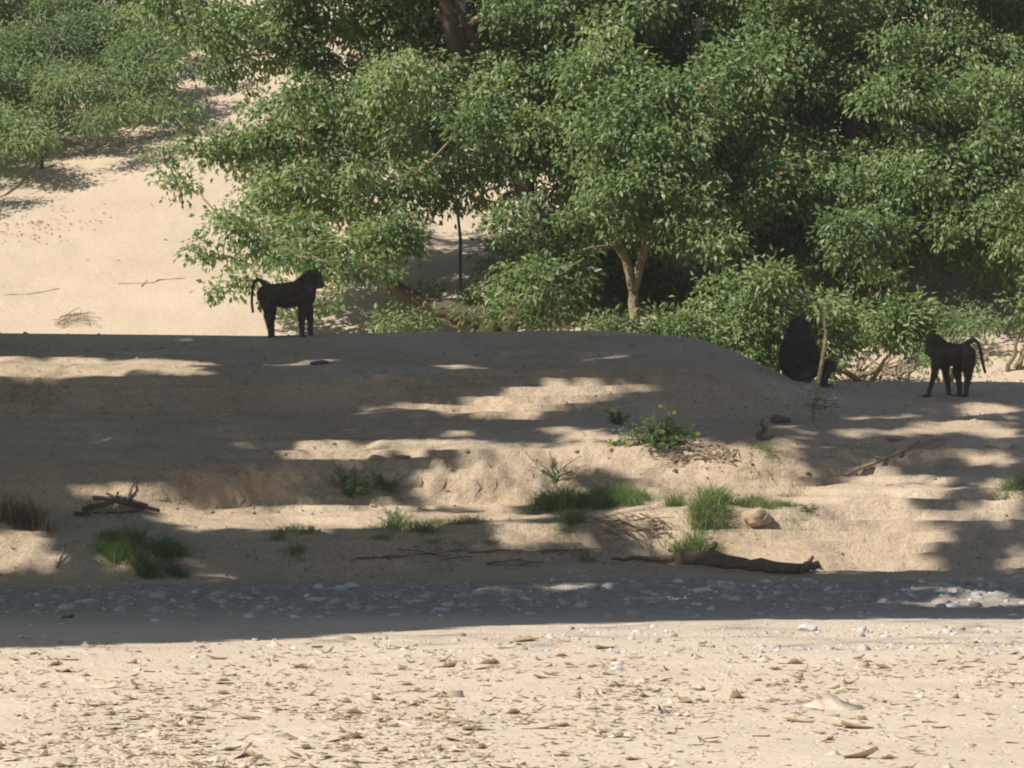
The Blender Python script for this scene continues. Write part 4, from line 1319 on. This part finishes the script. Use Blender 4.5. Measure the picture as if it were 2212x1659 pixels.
gp = scatter(17000, -60, 2280, 1232, 1440, gd)
gs = np.clip(rng.lognormal(-3.15, 0.6, len(gp)), 0.012, 0.17)
bigs = np.array([hit(*p) for p in [(2120, 1265), (2150, 1270), (2085, 1262), (2195, 1275), (2040, 1262), (1990, 1258), (1745, 1362), (1735, 1405), (690, 1270), (735, 1272), (1380, 1268), (1500, 1278), (1100, 1390), (748, 1383), (1870, 1405), (1545, 1268), (2175, 1290), (1790, 1262), (120, 1290), (560, 1280), (470, 1300), (860, 1285), (930, 1290), (1010, 1282), (2120, 1252), (2080, 1280), (1230, 1240), (1260, 1246), (1690, 1255), (500, 1262)]])
_, gv_ = w2px(gp[:, 0], gp[:, 1], gp[:, 2])
gs = gs * np.where(gv_ < 617, 1.1, 0.58)
gp = np.vstack([bigs, gp]); gs = np.concatenate([rng.uniform(.08, .17, len(bigs)), gs])
gravel = riverbed
place_pieces("stone", "gravel", SV, SVlow, gp, gs, riverbed, M['stone'])

# curled flakes of dried mud
def flake_variants(n, gx, gy):
    out = []
    for k in range(n):
        s = np.linspace(-.5, .5, gx); t = np.linspace(-.5, .5, gy)
        S, T = np.meshgrid(s, t)
        w = rng.uniform(.5, 1.1)
        cj = rng.normal(0, .13, (2, 2, 2))
        a = (S + .5); b = (T + .5)
        jx = cj[0, 0, 0] * (1 - a) * (1 - b) + cj[0, 1, 0] * a * (1 - b) + cj[1, 0, 0] * (1 - a) * b + cj[1, 1, 0] * a * b
        jy = cj[0, 0, 1] * (1 - a) * (1 - b) + cj[0, 1, 1] * a * (1 - b) + cj[1, 0, 1] * (1 - a) * b + cj[1, 1, 1] * a * b
        typ = k % 4
        # taper towards one end gives the pointed ones
        tp = 1.0 if typ in (0, 3) else 1 - 0.75 * (a if typ == 1 else b)
        X = (S + jx) * (tp if typ == 2 else 1); Yv = (T * w + jy) * (tp if typ == 1 else 1)
        if typ == 0:      # gutter curled along one axis
            Z = 1.3 * T ** 2 * w + .12 * S
        elif typ == 1:    # point lifted high
            Z = .55 * a ** 2.2 + .5 * T ** 2
        elif typ == 2:
            Z = .42 * b ** 2.0 + .6 * S ** 2 * w
        else:             # nearly flat slab, one edge up
            Z = .20 * b ** 1.6 + .05 * S
        Z = Z * (rng.uniform(.3, .8) if typ in (1, 2) else rng.uniform(.12, .4)) + rng.normal(0, .010, Z.shape)
        th = 0.014
        top = np.stack([X, Yv, Z + th], -1).reshape(-1, 3); bot = np.stack([X, Yv, Z], -1).reshape(-1, 3)
        V = np.vstack([top, bot]); N = gx * gy
        q = []
        for j in range(gy - 1):
            for i in range(gx - 1):
                p = j * gx + i
                q.append((p, p + 1, p + gx + 1, p + gx)); q.append((N + p, N + p + gx, N + p + gx + 1, N + p + 1))
        rim = [j for j in range(gx)] + [gx - 1 + j * gx for j in range(1, gy)] + [N - 1 - j for j in range(1, gx)] + [(gy - 1 - j) * gx for j in range(1, gy - 1)]
        for a0, b0 in zip(rim, rim[1:] + rim[:1]):
            q.append((a0, N + a0, N + b0, b0))
        q = np.array(q)
        out.append((V, np.vstack([q[:, [0, 1, 2]], q[:, [0, 2, 3]]])))
    return out


FV = flake_variants(16, 4, 3)
FL = flake_variants(12, 3, 3)


def fdens(u, v):
    base = np.interp(v, [1380, 1420, 1460, 1560, 1640, 1700], [.15, .6, .95, 1, .95, .9])
    bare = sstep(1250, 1700, u + (v - 1560) * 2.2) * sstep(1480, 1560, v)
    cl = np.clip(0.65 + 1.4 * fbm(u / 190, v / 45, 601, 3), 0.08, 1)
    return base * cl * (1 - 0.78 * bare)


fp = scatter(16500, -80, 2300, 1378, 1700, fdens)
fs = np.clip(rng.lognormal(-3.05, 0.5, len(fp)), 0.018, 0.18)
bigf = [(1165, 1575, .20), (1435, 1525, .22), (1790, 1530, .30), (600, 1600, .20), (850, 1595, .18), (440, 1655, .22), (700, 1600, .22), (1570, 1545, .13), (1640, 1555, .12), (1855, 1555, .13), (1310, 1550, .12), (2140, 1545, .12), (2165, 1475, .10), (790, 1530, .13), (90, 1590, .16), (520, 1635, .28), (640, 1637, .26), (330, 1590, .16), (1000, 1600, .2), (1190, 1640, .14), (1950, 1545, .14), (1720, 1560, .2), (1065, 1480, .12), (920, 1500, .14), (60, 1640, .24), (180, 1660, .2)]
bf = np.array([hit(u, v) for u, v, _ in bigf])
fp = np.vstack([bf, fp]); fs = np.concatenate([[b[2] for b in bigf], fs])
place_pieces("mud_flake", "mud_flakes", FV, FL, fp, fs, riverbed, M['flake'], 300, sink=0.22, tilt=0.10)

# single rocks and clods that stand out on the bank
def rock(label, uF, vF, wF, mat='stone', cat="rock", name="rock", flat=1.0, group=None):
    x, y, z = hit(uF, vF)
    s = wF * K * y / FPX
    rg = 0.10 if cat == 'rock' or cat == 'pebble' else 0.22
    v, t = stone_variants(1, 0.6 * flat, 4)[0]
    v = v * (1 + 0.5 * rg * fbm(v[:, 0] * 9 + uF, v[:, 2] * 22 + v[:, 1] * 6, 5, 3))[:, None]
    v = v * (1 + rg * fbm(v[:, 0] * 5 + uF, v[:, 2] * 5, 3, 3))[:, None]
    mb = MB(); mb.add(v * s, t, None, rng.random())
    kw = dict(label=label, category=cat)
    if group:
        kw["group"] = group
    o = link(name, mb.mesh(name, M[mat]), loc=(x, y, z + s * .08 * flat), **kw)
    o.rotation_euler = (0, 0, rng.uniform(-.4, .4))
    return o


rock("dark grey rock in the shade between the stake and the yellow flowers", 1682, 915, 44, 'rock_dark')
rock("flat dark rock lying in a sunny streak on the upper bank at centre left", 692, 786, 40, 'rock_dark', flat=.6)
rock("pale grey stone on the bank crest just left of the stake", 1740, 842, 34, 'stone', flat=.7)
rock("grey half buried rock on the mottled slope at the far right", 2168, 967, 44, 'stone', flat=.7)
rock("whitish stone perched on the mound edge left of the seated baboon", 1680, 794, 22, 'stone', flat=.8)
rock("small pale pebble on the lit ledge in front of the gap in the scarp", 1040, 1052, 16, 'stone', "pebble", "pebble")
rock("rounded cracked clod of earth bulging from the scarp under the bright grass", 1640, 1126, 84, 'clod', "clod", "earth_clod", flat=.8)
rock("dark brown clod on the lip of the shaded ledge at centre left", 812, 992, 44, 'clod', "clod", "earth_clod", flat=.6)
rock("grey lump of earth beside the dark brown clod on the shaded ledge", 870, 990, 36, 'clod', "clod", "earth_clod", flat=.7)
rock("white pointed rock in the sunlit gravel at the right", 1745, 1364, 40, 'stone', flat=1.2)
rock("low cracked slab of earth on the slope below the walking baboon", 1935, 950, 60, 'clod', "clod", "earth_clod", flat=.5)
rock("long flat stone at the shadow edge near the middle of the river bed", 1135, 1385, 60, 'clod', "stone", "flat_stone", flat=.5)

# crumbs and clods of earth on the bank, thickest below the scarps
n_ = 9000
x = rng.uniform(-6.3, 6.3, n_); y = rng.uniform(50.9, 60.8, n_)
sl = np.clip((base_h(x, y + .35) - base_h(x, y - .05)) / .4 - .2, 0, 1)
k = rng.random(n_) < 0.16 + 0.84 * sl * np.clip(.5 + 1.6 * fbm(x * .9, y * .9, 711, 2), 0, 1)
x, y = x[k], y[k]
cp = np.stack([x, y, height(x, y)], 1)
rx_ = rng.uniform(-6, 6, 260); ry_ = 60.75 + rng.normal(0, .22, 260)
ry_ = np.where(rx_ > 2.2, ry_ - .8, ry_)
cp = np.vstack([cp, np.stack([rx_, ry_, height(rx_, ry_)], 1)])
place_pieces("clod", "earth_crumbs", SV, SVlow, cp, np.clip(rng.lognormal(-3.5, .55, len(cp)), .012, .11), river_bank, M['clod'], 120, sink=.5)

# leaf litter: fallen leaves on the slopes and the bank
mb = MB()
N_ = 2600
u = rng.uniform(1250, 2260, N_); v = rng.uniform(560, 830, N_)
x = rng.uniform(1.5, 8.0, N_); y = rng.uniform(62.5, 69, N_)
x2 = rng.uniform(-9, 1.5, 160); y2 = rng.uniform(64, 82, 160)
x3 = rng.normal(P3(10, 420, 71)[0], 0.6, 180); y3 = rng.normal(71.2, 0.4, 180)
x4 = rng.uniform(-5.5, 5.5, 420); y4 = rng.uniform(50.5, 60.5, 420)
X_ = np.concatenate([x, x2, x3, x4]); Y_ = np.concatenate([y, y2, y3, y4])
Z_ = height(X_, Y_) + 0.012
P = np.stack([X_, Y_, Z_], 1)
D = rng.normal(size=P.shape); D[:, 2] = np.abs(D[:, 2]) * .35
Nn = np.tile(np.array([0, 0, 1.0]), (len(P), 1))
lm = leaf_mat("fallen_leaf", [(0, (0.28, 0.12, 0.05)), (0.5, (0.36, 0.22, 0.11)), (1, (0.5, 0.38, 0.24))], .1, .8)
M['litter'] = lm
leaves(mb, P, D, rng.uniform(.025, .065, len(P)), .025, rng.random(len(P)), .25, Nn)
link("leaf_litter", mb.mesh("leaf_litter", lm), kind="stuff")
